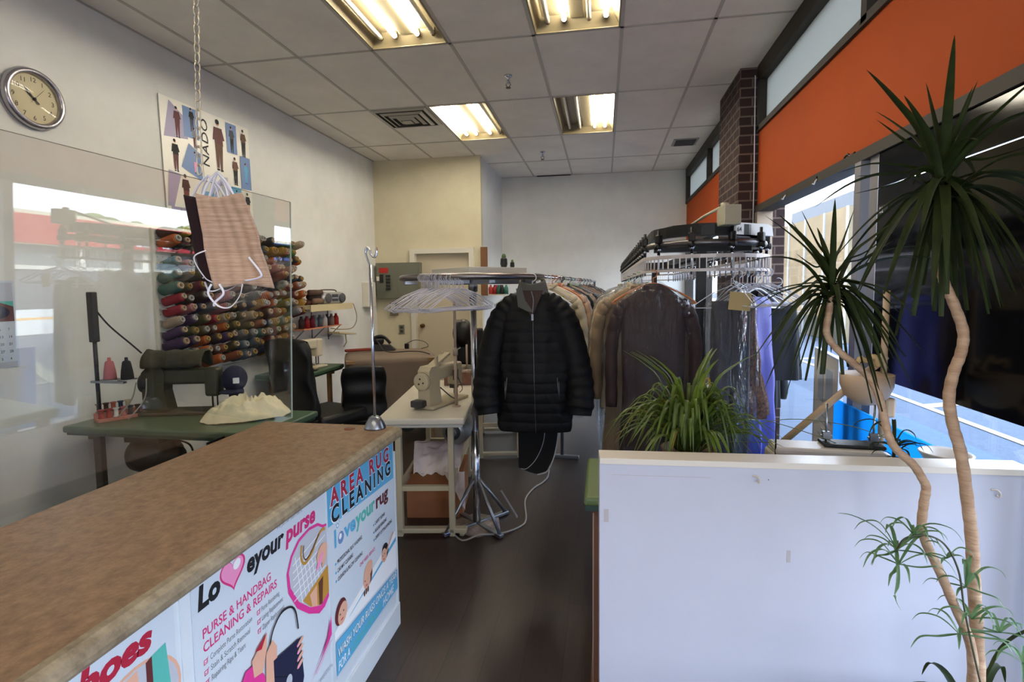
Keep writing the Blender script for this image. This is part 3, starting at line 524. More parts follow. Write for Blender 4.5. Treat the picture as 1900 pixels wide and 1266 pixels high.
# wall clock
t = thing('wall_clock', 'round silver-rimmed wall clock with cream face on the upper left wall', 'clock', (-3.2, 2.562, 2.62))
mb = MB(); mb.lathe([(.0, .006), (.166, .006), (.168, .02), (.160, .04), (.146, .046), (.136, .036), (.133, .018)], (0, 0, 0), (1, 0, 0), 48); obj('rim', mb, mat('satin_silver', (176, 172, 178), .25, metal=.85), t)
mb = MB(); mb.lathe([(.134, .016), (0, .016)], (0, 0, 0), (1, 0, 0), 40); obj('dial', mb, mat('dial_cream', (212, 200, 162), .6), t)
mb = MB()
for k in range(1, 13):
    a = 2*PI*k/12; mb.text(str(k), (.0172, .106*math.sin(a), .106*math.cos(a)-.012), U, V_, .036, None, 0, .01, 0, 'CENTER') if False else mb.text(str(k), (.0172, .106*math.sin(a)-(.011 if k < 10 else .017), .106*math.cos(a)-.012), U, V_, .036, None, 0, .01)
obj('numerals', mb, mat('numeral_grey', (84, 78, 66), .6), t)
mb = MB()
def hand(a, L_, w, x): d = Vector((0, math.sin(a), math.cos(a))); q = Vector((0, math.cos(a), -math.sin(a))); mb.quad([Vector((x, 0, 0))-d*.035+q*w*.6, Vector((x, 0, 0))-d*.035-q*w*.6, Vector((x, 0, 0))+d*L_*.7-q*w, Vector((x, 0, 0))+d*L_, Vector((x, 0, 0))+d*L_*.7+q*w])
hand(R(-50), .062, .006, .02); hand(R(-44), .09, .005, .022); hand(R(40), .095, .0012, .0235); mb.lathe([(.008, .02), (.008, .026), (0, .026)], (0, 0, 0), (1, 0, 0), 12); obj('hands', mb, BLACK, t)
mb = MB(); mb.lathe([(.134, .03), (.07, .036), (0, .038)], (0, 0, 0), (1, 0, 0), 40); obj('lens', mb, clear_mat('clock_lens', .25), t)
# fashion poster on the left wall
def fig(a, y, z, h, c1=IN, c2=IN, sk=SK, lean=0):
    a.ell(y+lean, z+h*.93, h*.045, h*.06, c1 if sk is None else sk); a.ell(y+lean-.004, z+h*.95, h*.05, h*.05, IN)
    a.poly([(y-h*.10, z+h*.5), (y-h*.11+lean, z+h*.84), (y+h*.11+lean, z+h*.84), (y+h*.12, z+h*.5)], c1); a.poly([(y-h*.16, z+h*.58), (y-h*.11+lean, z+h*.84), (y-h*.06, z+h*.6)], c1); a.poly([(y+h*.07, z+h*.6), (y+h*.1+lean, z+h*.84), (y+h*.17, z+h*.62)], c1)
    a.poly([(y-h*.08, z+h*.05), (y-h*.10, z+h*.52), (y+h*.01, z+h*.52), (y-h*.02, z+h*.05)], c2); a.poly([(y+h*.02, z+h*.02), (y-h*.01, z+h*.52), (y+h*.11, z+h*.52), (y+h*.07, z+h*.02)], c2)
    a.ell(y-h*.05, z+h*.02, h*.04, h*.02, IN); a.ell(y+h*.05, z+h*.01, h*.04, h*.02, IN)
t = thing('fashion_poster', 'large fashion poster of small figure photos with vertical lettering on the left wall', 'poster', (-3.19, 3.95, 2.085))
mb = MB(); mb.b2(-.002, .004, -.49, .49, 0, .89); obj('sheet', mb, mat('poster_ivory', (244, 241, 230), .3), t)
a = Art(.0046)
P = lambda y0, y1, v0, v1, m, sl=0: a.poly([(-.49+.98*y0, .89*(1-v1)), (-.49+.98*y1, .89*(1-v1)+sl), (-.49+.98*y1, .89*(1-v0)+sl), (-.49+.98*y0, .89*(1-v0))], m)
yy = lambda u: -.49+.98*u
zz = lambda v: .89*(1-v)
a.poly([(yy(.02), zz(.33)), (yy(.26), zz(.30)), (yy(.24), zz(.12)), (yy(.09), zz(.02))], LI); fig(a, yy(.16), zz(.31), .23, MR, MR)
P(.22, .38, .02, .28, MB_); fig(a, yy(.31), zz(.22), .18, IN, NV); fig(a, yy(.33), zz(.36), .16, GR, MR)
fig(a, yy(.12), zz(.60), .24, IN, MR); a.poly([(yy(.17), zz(.55)), (yy(.39), zz(.64)), (yy(.38), zz(.40)), (yy(.26), zz(.33))], MB_); fig(a, yy(.32), zz(.58), .17, MB_, LP)
a.poly([(yy(.01), zz(.9)), (yy(.07), zz(.9)), (yy(.16), zz(.62)), (yy(.04), zz(.60))], LI); fig(a, yy(.2), zz(.90), .26, IN, MR); P(.04, .24, .90, .995, LI); fig(a, yy(.14), zz(1.0), .08, MR, MR); P(.26, .37, .86, .99, MB_)
a.text('NADO', yy(.475), zz(.50), .1, .38, IN, .0, .12, v=((0, 0, 1), (0, -1, 0))); a.line([(yy(.40), zz(.62)), (yy(.40), zz(.30))], .003, IN)
fig(a, yy(.60), zz(.50), .42, MR, BR); P(.70, .83, .02, .30, MB_); fig(a, yy(.765), zz(.29), .22, NV, IN); fig(a, yy(.92), zz(.30), .24, BR, IN)
fig(a, yy(.79), zz(.60), .24, BR, IN); P(.86, .995, .30, .62, MB_); fig(a, yy(.93), zz(.56), .18, SB, SB); P(.60, .68, .55, .75, LG); P(.72, .85, .62, .88, SB); fig(a, yy(.79), zz(.87), .2, IN, MR)
fig(a, yy(.93), zz(.90), .22, IN, SK); P(.86, .99, .90, .995, LI); fig(a, yy(.93), zz(1.0), .08, MR, MR); P(.38, .5, .72, .99, SB); fig(a, yy(.44), zz(.98), .2, IN, IN)
a.mb.v = [Vector((v.x, v.y, v.z)) for v in a.mb.v]; obj('print', a.mb, INKS, t); t.rotation_euler.x = R(1.5)
# calendar
t = thing('wall_calendar', 'wall calendar with a garden photo at the far left edge of the view', 'calendar', (-3.198, 2.24, 1.12))
mb = MB(); mb.b2(0, .003, -.17, .15, 0, .47); obj('sheet', mb, PAPER, t); a = Art(.0035)
a.rect(-.16, .14, .25, .46, TE); a.poly([(-.16, .25), (.14, .25), (.14, .33), (.0, .38), (-.16, .34)], BR); a.rect(-.16, .14, .36, .46, LG); a.ell(.06, .3, .06, .035, IN); a.rect(-.16, .14, .0, .03, LG)
k = 1
for r_ in range(5):
    for c in range(7): a.text(str(k if k <= 31 else k-31), -.155+c*.043, .2-r_*.04, .02, None, IN); k += 1
obj('print', a.mb, INKS, t)

# ================================================================== SEWING CORNER (left)
rnd = random.Random(7)
PEG = mat('pegboard', (214, 214, 210), .6)
t = thing('pegboard', 'white perforated pegboard on the left wall carrying the rows of thread cones', 'pegboard', (-3.2, 3.3, .86))
mb = MB(); mb.b2(.015, .022, 0, 1.72, 0, 1.12); obj('board', mb, PEG, t)
mb = MB()
for j in range(26):
    for i in range(34): mb.b2(.0218, .0225, .03+i*.05, .036+i*.05, .03+j*.042, .036+j*.042)
h = obj('peg_holes', mb, DKGREY, t); h['kind'] = 'stuff'
mb = MB()
for y in (0.01, .86, 1.71): mb.b2(0, .024, y-.012, y+.012, 0, 1.12)
obj('batten', mb, TRIMW, t)
mb = MB()
for j in range(13): mb.b2(.022, .07, .02, 1.7, .035+j*.083, .039+j*.083)
obj('peg_rail', mb, PEG, t)
CC = [('olive', (92, 84, 50)), ('brown', (84, 54, 40)), ('dark brown', (52, 38, 34)), ('grey', (128, 130, 136)), ('steel blue', (76, 98, 122)), ('sage green', (112, 148, 116)), ('bright green', (80, 146, 54)), ('teal', (40, 108, 104)), ('navy', (34, 42, 78)), ('purple', (72, 46, 92)), ('crimson', (176, 34, 50)), ('dark red', (110, 26, 34)), ('orange', (214, 100, 34)), ('mustard', (196, 146, 44)), ('yellow', (212, 196, 48)), ('pink', (206, 130, 136)), ('beige', (196, 172, 146)), ('rust', (156, 78, 48)), ('charcoal', (48, 50, 54)), ('mauve', (120, 82, 100))]
cone = MB(); cone.lathe([(0, 0), (.032, 0), (.036, .01), (.035, .06), (.032, .128), (.028, .138), (.02, .14)], seg=16)
core = MB(); core.lathe([(.021, .13), (.021, .15), (.019, .153), (.012, .152), (.010, .142), (.009, .09), (0, .09)], seg=14)
CORES = [mat('cone_core_cream', (166, 142, 116), .6), mat('cone_core_white', (156, 152, 146), .6), mat('cone_core_yellow', (150, 120, 60), .6)]
coreM = [mesh('cone_core', core, c) for c in CORES]; coneM = [mesh('thread_cone', cone, mat('thread_'+n.replace(' ', '_'), tuple(int(x*.74+y*.18) for x, y in zip(c, (92, 80, 72))), .85, var=.12, vs=220, stretch=(.2, .2, 3), bump=.2, bs=300)) for n, c in CC]
def weight(j, i):
    if j < 3: pool = [2, 1, 3, 10, 5, 6, 14, 12, 18, 16, 0] if i < 8 else [6, 14, 12, 2, 18, 16, 13, 4]
    elif j < 6: pool = [0, 1, 4, 3, 7, 11, 2, 17, 15, 5] if i < 8 else [4, 18, 16, 2, 10, 13, 12, 17]
    elif j < 9: pool = [0, 2, 9, 8, 3, 0, 10, 15, 16] if i < 8 else [11, 10, 13, 12, 17, 1, 3]
    else: pool = [1, 17, 12, 9, 3, 2, 7, 4, 0] if i < 8 else [7, 13, 17, 11, 8, 3, 16]
    return rnd.choice(pool)
for j in range(13):
    for i in range(15):
        y = 3.36+i*.113+rnd.uniform(-.012, .012); z = 1.945-j*.083+rnd.uniform(-.006, .006)
        if rnd.random() < .05 or (j > 8 and i > 12) or (j == 12 and i > 10): continue
        k = weight(j, i); L_ = '%s thread cone, %s row down and %s along on the pegboard' % (CC[k][0], ORD[j], ORD[i])
        if len(L_.split()) > 16: pass
        t = thing('thread_cone', L_, 'thread cone', (-3.165, y, z), 0, 'thread cones on the pegboard'); s_ = rnd.uniform(.98, 1.2)
        t.rotation_euler = (rnd.uniform(-.12, .12), R(74)+rnd.uniform(-.08, .08), rnd.uniform(-.1, .1)); t.scale = (s_, s_, s_*rnd.uniform(.9, 1.12))
        obj('thread', coneM[k], None, t); obj('core', coreM[rnd.randrange(3)], None, t)
# green sewing table on the left
def sewing_table(label, loc, rz, w, l, h, top, edge, legm, shelf=True):
    t = thing('sewing_table', label, 'table', loc, rz)
    mb = MB(); mb.box((0, 0, h-.02), (w, l, .04), 0, None, .012, 3); mb.box((0, 0, h-.047), (w-.03, l-.03, .014), 1); obj('tabletop', mb, [top, edge], t)
    for sy in (-1, 1):
        mb = MB(); y = sy*(l/2-.14)
        for sx_ in (-1, 1): mb.box((sx_*(w/2-.1), y, h/2-.03), (.035, .05, h-.06), 0, None, .004)
        mb.box((0, y, .035), (w-.02, .05, .03), 0, None, .006); mb.box((0, y, .3), (w-.2, .03, .03)); mb.box((0, y, h-.07), (w-.1, .04, .03))
        for sx_ in (-1, 1): mb.cyl((sx_*(w/2-.04), y, 0), (sx_*(w/2-.04), y, .025), .02, seg=12)
        obj('leg_frame', mb, legm, t)
    mb = MB(); mb.box((w/2-.1, 0, .30), (.02, l-.3, .07), 0); mb.box((-w/2+.1, 0, .30), (.02, l-.3, .05), 0); obj('stretcher', mb, legm, t)
    return t
GLEG = mat('green_leg', (70, 66, 58), .5, metal=.3)
t = sewing_table('green-topped sewing table against the left wall seen through the plexiglass', (-2.46, 2.8, 0), 0, .56, 1.3, .745, GREEN, GREENE, GLEG)
t.rotation_euler.z = R(90)
t = thing('sewing_motor', 'dark round clutch motor hanging under the left green table', 'motor', (-2.72, 2.76, .52)); mb = MB(); mb.lathe([(0, -.17), (.07, -.16), (.105, -.12), (.115, -.05), (.115, .08), (.09, .12), (.05, .13), (.05, .17), (0, .17)], (0, 0, 0), (1, 0, 0), 24); obj('housing', mb, mat('motor_grey', (56, 54, 52), .4, metal=.4), t)
mb = MB(); mb.b2(-.12, .12, -.1, .1, .1, .18); obj('bracket', mb, BLACKM, t)
mb = MB(); mb.tube(spline([(.1, .05, .08), (.22, .03, .05), (.26, .0, -.1), (.2, -.05, -.3)]), .006, 6); mb.tube(spline([(.12, .0, .08), (.2, .0, -.02), (.3, -.05, -.14), (.4, -.1, -.2)]), .005, 6); obj('cable', mb, BLACK, t)
mb = MB(); mb.b2(-2.9, -1.98, 2.35, 2.7, .26, .30); mb.b2(-2.88, -2.85, 2.4, 2.43, 0, .26); mb.b2(-2.05, -2.02, 2.4, 2.43, 0, .26); mb.b2(-2.88, -2.85, 2.62, 2.65, 0, .26); mb.b2(-2.05, -2.02, 2.62, 2.65, 0, .26); tag(obj('low_bench', mb, BLACKM), 'low black foot platform on the floor beneath the left green table', 'footrest')
def machine_body(mb, L_=.46, m=0, mw=1):
    """industrial sewing machine, long axis +x, hand wheel at x=0 end; origin on the table top"""
    mb.box((L_/2, 0, .012), (L_+.03, .175, .024), m, None, .008)
    mb.lathe([(0, -.05), (.045, -.05), (.058, -.04), (.062, -.02), (.06, .0), (.03, .004)], (-.02, 0, .2), (-1, 0, 0), 26, mw)
    mb.prism([(.0, .02), (.0, .27), (.03, .3), (.12, .3), (.14, .27), (.13, .15), (.155, .024)], (0, -.05, 0), (1, 0, 0), (0, 0, 1), (0, 1, 0), .1, m)
    mb.box((L_*.55, 0, .24), (L_*.75, .088, .1), m, None, .02, 3); mb.box((L_-.045, 0, .2), (.085, .095, .18), m, None, .018, 3)
    mb.cyl((L_-.03, 0, .03), (L_-.03, 0, .12), .005, seg=8, m=mw); mb.cyl((L_-.06, 0, .04), (L_-.06, 0, .12), .006, seg=8, m=mw); mb.box((L_-.045, 0, .032), (.03, .02, .006), mw)
OLIVE = mat('olive_cloth', (66, 62, 46), .9, var=.2, vs=9, bump=.4, bs=20)
t = thing('sewing_machine', 'old olive-covered industrial sewing machine on the left green table', 'sewing machine', (-2.86, 2.86, .745), R(14)); mb = MB(); machine_body(mb, .46, 0, 1); obj('body', mb, [mat('old_green_metal', (72, 70, 54), .45, metal=.2), DKGREY], t)
mb = MB()
def cov(u, v):
    x = .02+u*.36; a = (v-.5)*PI*1.1; return (x, math.sin(a)*(.085+.01*math.sin(u*17)), .32+.085*math.cos(a)+.02*noise.noise(Vector((u*6, v*5, 1))))
mb.grid(cov, 24, 16); obj('cloth_cover', mb, OLIVE, t, solid=.006)
mb = MB(); mb.tube(spline([(.0, -.1, .22), (-.02, -.12, .12), (-.08, -.16, .02)]), .004, 6); mb.tube(spline([(.05, -.08, .24), (.06, -.13, .12), (0, -.2, .01)]), .004, 6); obj('cord', mb, mat('cord_grey', (150, 146, 138), .6), t)
t = thing('navy_cap', 'navy cap with a small white badge hanging on the olive machine head', 'cap', (-2.33, 2.985, .96), R(20)); mb = MB(); mb.ell((0, 0, 0), (.075, .09, .085)); mb.box((.015, -.02, -.1), (.08, .1, .1), 0, Matrix.Rotation(.3, 4, 'X'), .03); obj('crown', mb, mat('navy_cotton', (30, 32, 58), .9), t)
mb = MB(); mb.ell((.0, -.06, -.07), (.07, .085, .012)); obj('brim', mb, mat('navy_cotton', ()), t); mb = MB(); mb.box((.035, -.082, 0), (.036, .008, .036), 0, Matrix.Rotation(.3, 4, 'Z'), .003); obj('badge', mb, WHITEI, t, label='small white shield badge')
mb = MB(); mb.box((-2.02, 2.93, .757), (.14, .04, .02), 0, R(30), .004); mb.box((-2.0, 2.95, .772), (.08, .05, .014), 0, R(-10), .004); tag(obj('yellow_scissors', mb, mat('yellow_plastic', (212, 140, 30), .5)), 'small yellow plastic tool lying by the olive machine base', 'tool')
bpy.data.objects['yellow_scissors'].name = 'yellow_tool'
# thread stand
t = thing('thread_stand', 'upright metal thread stand at the wall end of the left green table', 'thread stand', (-3.0, 2.66, .745)); mb = MB(); mb.cyl((0, 0, 0), (0, 0, .76), .011, seg=10); mb.b2(-.02, .02, -.02, .02, .48, .78, 0, .006); obj('post', mb, mat('stand_grey', (70, 70, 68), .5, metal=.5), t)
mb = MB(); mb.b2(-.03, .2, -.018, .006, .235, .247); mb.lathe([(.05, .25), (.05, .254), (0, .254)], (.07, .02, 0)); mb.lathe([(.05, .25), (.05, .254), (0, .254)], (.17, .04, 0)); obj('arm', mb, STEEL, t)
mb = MB(); mb.tube(spline([(0, 0, .7), (.05, .05, .58), (.16, .1, .45), (.2, .12, .4)]), .005, 6); obj('wire_guide', mb, BLACKM, t)
cf_ = MB(); cf_.lathe([(0, 0), (.034, 0), (.034, .008), (.03, .05), (.022, .1), (.018, .108), (.01, .11), (.008, .13), (0, .13)], seg=18)
t = thing('pink_thread_cone', 'dusty pink thread cone standing on the metal stand arm', 'thread cone', (-2.93, 2.68, 1.0)); obj('thread', cf_, mat('thread_dusty_pink', (186, 110, 112), .85, bump=.2, bs=300), t)
t = thing('black_thread_cone', 'black thread cone standing on the metal stand arm beside the pink one', 'thread cone', (-2.83, 2.7, 1.0)); obj('thread', cf_, mat('thread_black', (22, 26, 28), .85, bump=.2, bs=300), t)
# bobbin rack: small spools on a sloping tray
t = thing('bobbin_tray', 'narrow pink tray holding small thread spools on the left green table', 'tray', (-2.98, 2.62, .745), R(62)); mb = MB(); mb.b2(0, .34, -.03, .03, 0, .02, 0, .003); mb.b2(.0, .34, .03, .06, 0, .05, 0, .003); obj('tray', mb, mat('tray_pink', (196, 120, 104), .5), t)
sm = MB(); sm.lathe([(0, 0), (.013, 0), (.013, .004), (.009, .006), (.009, .03), (.013, .032), (.013, .036), (0, .036)], seg=12); SPC = [(170, 56, 44), (170, 56, 44), (230, 230, 220), (200, 120, 120), (60, 60, 70), (40, 40, 44), (120, 120, 130), (200, 200, 205), (90, 60, 40), (150, 110, 70), (70, 50, 44), (180, 90, 70), (50, 60, 90), (210, 190, 150)]
names = ['red', 'brick red', 'white', 'rose', 'slate', 'black', 'grey', 'silver', 'brown', 'tan', 'coffee', 'coral', 'navy', 'cream']
for k, c in enumerate(SPC):
    q = Matrix.Rotation(R(62), 4, 'Z') @ Vector((.025+(k % 9)*.037, .0 if k < 9 else .045, .02 if k < 9 else .05)); ob = obj('small_spool', sm, mat('spool_'+names[k].replace(' ', '_'), c, .6), None, Vector((-2.98, 2.62, .745))+q)
    tag(ob, '%s small spool in the pink tray on the left green table, %s in line' % (names[k], ORD[k]), 'spool', 'small spools in the tray'); ob.scale = (1.3, 1.3, 1.5)
# crumpled cream cloth
mb = MB(); rr = 3
def crump(u, v):
    a = u*2*PI; r = v; x = .25*r*math.cos(a); y = .16*r*math.sin(a); hh = (1-r**3)*.10; n_ = .05-.16*abs(noise.noise(Vector((x*9, y*14, rr))))-.08*abs(noise.noise(Vector((x*21+3, y*17, 2))))+noise.noise(Vector((x*22, y*22, 9)))*.02
    return (x*(1+.1*n_), y, max(0, hh+n_*(1.1-r)+.006+.06*max(0, x-.05)*(1-r)*8*(1 if y > 0 else .3)))
mb.grid(crump, 72, 26, closed=True); t = obj('crumpled_cloth', mb, mat('cream_cloth', (232, 222, 188), .85, var=.08, vs=5, bump=.3, bs=18), None, (-2.16, 2.86, .746), R(38)); tag(t, 'crumpled cream cloth bundle on the window end of the left green table', 'cloth')
# office chair
def office_chair(label, loc, rz, grp=None, arms=True):
    t = thing('office_chair', label, 'chair', loc, rz, grp)
    mb = MB(); mb.box((0, -.02, .47), (.5, .5, .1), 0, None, .04, 4); obj('seat', mb, LEATH, t)
    mb = MB()
    def bk(u, v):
        z = .5+.62*v; w = .25*(1-.12*(2*v-1)**4)+.01*math.sin(v*9); a = u*2*PI; cx, cy = math.cos(a), math.sin(a)
        return (w*abs(cx)**.6*(1 if cx > 0 else -1), .27+.055*abs(cy)**.7*(1 if cy > 0 else -1)*(1+.25*math.sin(v*15))+.09*v-.02, z+.02*(1-abs(cx)))
    mb.grid(bk, 40, 26, closed=True); mb.ell((0, .335, 1.11), (.235, .045, .04)); mb.ell((0, .26, .5), (.24, .05, .03)); obj('backrest', mb, LEATH, t)
    for s_ in ((-1, 1) if arms else ()):
        mb = MB(); mb.tube(spline([(s_*.24, .2, .48), (s_*.31, .18, .55), (s_*.31, .1, .68), (s_*.31, -.18, .68), (s_*.28, -.2, .55), (s_*.24, -.15, .47)]), .022, 8); mb.box((s_*.31, -.04, .7), (.07, .3, .035), 0, None, .015); obj('armrest', mb, BLACK, t)
    mb = MB(); mb.cyl((0, 0, .1), (0, 0, .43), .03); mb.cyl((0, 0, .1), (0, 0, .28), .045); obj('gas_column', mb, BLACK, t)
    for k in range(5):
        a = 2*PI*k/5+.3; mb = MB(); mb.tube([(0, 0, .12), (.15*math.cos(a), .15*math.sin(a), .1), (.3*math.cos(a), .3*math.sin(a), .07)], [.028, .022, .016], 8); leg = obj('base_leg', mb, BLACK, t); mb = MB(); mb.cyl((.3*math.cos(a), .3*math.sin(a)-.022, .03), (.3*math.cos(a), .3*math.sin(a)+.022, .03), .03, seg=14); obj('caster', mb, BLACK, leg)
    return t
LEATH = mat('black_leather', (11, 11, 12), .5, bump=.15, bs=60)
office_chair('large black leather office chair behind the plexiglass edge', (-2.317, 4.03, 0), R(160), arms=False)
office_chair('black office chair in front of the cloth-covered table', (-2.125, 4.40, 0), R(205), arms=False).scale = (.75, .75, .76)
# grey box + yellow grid paper left of chair
mb = MB(); mb.box((0, 0, .09), (.2, .03, .16), 0, None, .01); t = obj('grid_sheet', mb, mat('grid_paper', (190, 178, 136), .7, var=.1, vs=40), None, (-3.12, 4.75, .78), R(70)); tag(t, 'yellowish grid card standing below the pegboard by the chair', 'card')
# second green table with low machine, shelf with radio
sewing_table('second green-topped table along the left wall behind the office chair', (-2.93, 4.72, 0), 0, .48, .8, .745, GREEN, GREEN, WOODL)
t = thing('sewing_machine', 'flat cream sewing machine with an angled arm on the second green table', 'sewing machine', (-2.98, 4.5, .745), R(72)); mb = MB(); machine_body(mb, .44, 0, 1); obj('body', mb, [mat('machine_cream', (206, 198, 176), .4), DKGREY], t)
mb = MB()
for k in range(10):
    c = (-2.80+.018*(k % 4), 4.42+.03*k, .765+.008*(k % 3)); mb.ell(c, (.04, .05, .025), k % 2, 8, 6)
tag(obj('fabric_scraps', mb, [DKGREY, mat('scrap_beige', (176, 160, 134), .9)]), 'small heap of dark and beige scraps at the front of the second green table', 'scraps')['kind'] = 'stuff'
BAY = mat('shelf_cream', (206, 192, 150), .6)
t = thing('wall_shelf', 'two-tier cream wall shelf on the left wall holding the radio and spools', 'shelf', (-3.2, 4.92, 1.12))
mb = MB(); mb.box((.14, .43, .235), (.28, .9, .02)); mb.box((.277, .43, .215), (.012, .9, .07), 0); mb.box((.14, .43, .215), (.27, .9, .02)); obj('upper_board', mb, BAY, t)
mb = MB(); mb.box((.09, .40, -.006), (.18, .8, .012)); obj('lower_board', mb, [mat('shelf_pinkish', (200, 130, 100), .6)], t)
for y in (.05, .45, .8): mb = MB(); mb.tube([(.004, y, -.18), (.004, y, .22)], .008, 6); mb.tube([(.004, y, -.15), (.16, y, -.01)], .006, 6); obj('bracket', mb, STEEL, t)
RAD = t = thing('radio', 'silver radio cassette player on the upper wall shelf', 'radio', (-3.03, 5.5, 1.365), R(82)); mb = MB(); mb.box((0, 0, .065), (.36, .12, .13), 0, None, .03, 4); mb.ell((-.13, 0, .065), (.075, .075, .072)); mb.ell((.13, 0, .065), (.075, .075, .072)); obj('case', mb, mat('radio_silver', (176, 176, 178), .3, metal=.6), t)
for s_ in (-1, 1): mb = MB(); mb.lathe([(.055, 0), (.05, .008), (.02, .004), (0, .01)], (s_*.125, -.068, .065), (0, -1, 0), 20); obj('speaker', mb, mat('speaker_dark', (74, 74, 78), .5), t)
mb = MB(); mb.box((0, -.062, .09), (.1, .008, .035)); mb.box((0, -.062, .045), (.1, .008, .03)); obj('cassette_deck', mb, DKGREY, t)
mb = MB(); mb.tube(spline([(.17, .04, .12), (.12, .04, .155), (-.12, .04, .155), (-.17, .04, .12)]), .008, 6); obj('handle', mb, mat('radio_handle', (96, 80, 80), .4), t)
mb = MB(); mb.tube(spline([(-2.9, 5.78, 1.36), (-2.88, 5.82, 1.2), (-2.92, 5.8, 1.08), (-3.0, 5.7, 1.06), (-3.1, 5.6, 1.08)]), .005, 6); RI = (Matrix.Translation((-3.03, 5.5, 1.365)) @ Matrix.Rotation(R(82), 4, 'Z')).inverted(); mb.v = [RI @ v for v in mb.v]; obj('power_cord', mb, mat('cord_beige', (160, 140, 110), .6), RAD)
rollM = MB(); rollM.cyl((0, -.16, 0), (0, .16, 0), .03, seg=14)
for k, (dy, dz, c, l) in enumerate(((0, 0, (70, 34, 26), 'dark brown'), (.03, .055, (46, 30, 28), 'blackish'), (.08, .01, (120, 92, 76), 'taupe'), (-.02, .1, (84, 60, 50), 'umber'))):
    tag(obj('fabric_roll', rollM, mat('roll_%d' % k, c, .8), None, (-3.06+.02*k, 5.15+dy, 1.395+dz), R(10)), l+' fabric roll lying beside the silver radio on the wall shelf', 'fabric roll', 'fabric rolls beside the radio')
bt = MB(); bt.lathe([(0, 0), (.03, 0), (.03, .08), (.022, .1), (.014, .11), (.014, .13), (0, .13)], seg=14)
for k, (c, l) in enumerate((((50, 30, 30), 'blackish'), ((150, 30, 36), 'red'), ((120, 20, 40), 'wine red'), ((120, 140, 150), 'pale blue'), ((90, 100, 110), 'grey'), ((226, 226, 226), 'white'), ((60, 40, 36), 'dark brown'), ((150, 132, 124), 'taupe'), ((190, 44, 34), 'bright red'))):
    tag(obj('thread_spool', bt, mat('shelf_spool_%d' % k, c, .6), None, (-3.08+.01*(k % 3), 4.98+k*.085, 1.121)), '%s spool on the lower wall shelf under the radio, %s from the pegboard' % (l, ORD[k]), 'spool', 'spools on the lower wall shelf')
t = thing('wall_bracket_lamp', 'small cream angled clamp shelf low on the left wall above the second table', 'bracket', (-3.2, 5.75, .9)); mb = MB(); mb.box((.1, .12, .1), (.16, .42, .018), 0, Matrix.Rotation(-.12, 4, 'X')); mb.tube([(.1, .2, .1), (.1, .22, -.02), (.04, .26, -.08)], .008, 6); obj('board', mb, BAY, t)
# cloth covered pressing table
t = thing('pressing_table', 'table draped with grey-brown cloth in front of the closet door', 'table', (-2.245, 5.255, 0), R(26))
mb = MB()
def drape(u, v):
    a = u*2*PI; c, s_ = math.cos(a), math.sin(a); px = .45*abs(c)**.35*(1 if c > 0 else -1); py = .45*abs(s_)**.35*(1 if s_ > 0 else -1)
    if v < .3: k = v/.3; return (px*k, py*k, .84+.006*noise.noise(Vector((px*k*4, py*k*4, 0))))
    k = (v-.3)/.7; f = 1+k*.05*math.sin(a*13+2*math.sin(a*3))+.05*k; return (px*f, py*f, .84-.012*min(1, k*12)-.66*k)
mb.grid(drape, 150, 30, closed=True); obj('tablecloth', mb, mat('taupe_cloth', (128, 112, 98), .9, var=.06, vs=3, bump=.1, bs=100), t)
mb = MB(); mb.b2(-.43, .43, -.43, .43, .8, .83)
for s_ in (-1, 1):
    for q in (-1, 1): mb.b2(s_*.38-.02, s_*.38+.02, q*.38-.02, q*.38+.02, 0, .8)
obj('table_frame', mb, WOODL, t)
mb = MB(); mb.tube(spline([(-2.42, 4.6, .66), (-2.42, 4.55, .4), (-2.3, 4.45, .2), (-2.1, 4.3, .02)]), .018, 8); tag(obj('bent_wood_leg', mb, WOODL), 'curved pale wooden strip leaning beside the cloth-covered table', 'wood strip')
t = thing('steam_iron', 'black steam iron with cord standing at the back of the cloth-covered table', 'iron', (-2.42, 5.5, .848), R(20)); mb = MB(); mb.prism([(-.13, 0), (.14, 0), (.08, .05), (-.12, .07)], (0, -.06, 0), (1, 0, 0), (0, 0, 1), (0, 1, 0), .12); obj('sole', mb, DKGREY, t); mb = MB(); mb.tube(spline([(-.1, 0, .06), (-.1, 0, .13), (.0, 0, .15), (.08, 0, .07)]), .018, 8); mb.box((-.04, 0, .1), (.1, .09, .07), 0, None, .02); obj('handle', mb, BLACK, t)
mb = MB(); mb.tube(spline([(-.1, 0, .12), (-.05, -.1, .1), (.05, -.25, .01), (.3, -.32, .012), (.42, -.4, .012), (.5, -.52, .0)]), .006, 6); obj('cord', mb, DKGREY, t)
mb = MB(); mb.box((0, 0, .02), (.28, .05, .03), 0, None, .01); tag(obj('sleeve_pad', mb, mat('pad_red', (130, 50, 40), .8), None, (-2.62, 5.3, .848), R(40)), 'dark red pressing pad lying at the wall end of the covered table', 'pad')
t = thing('power_adapter', 'black looped plug cord lying in front of the closet door trim', 'cord', (-2.03, 5.6, .85)); mb = MB(); mb.box((-.15, 0, .03), (.05, .03, .06), 0, None, .008); obj('plug', mb, BLACK, t); mb = MB(); mb.tube(spline([(-.15, 0, .06), (-.05, .0, .1), (.06, 0, .08), (.1, 0, .03), (.02, 0, .005)]), .004, 6); obj('cord', mb, DKGREY, t)
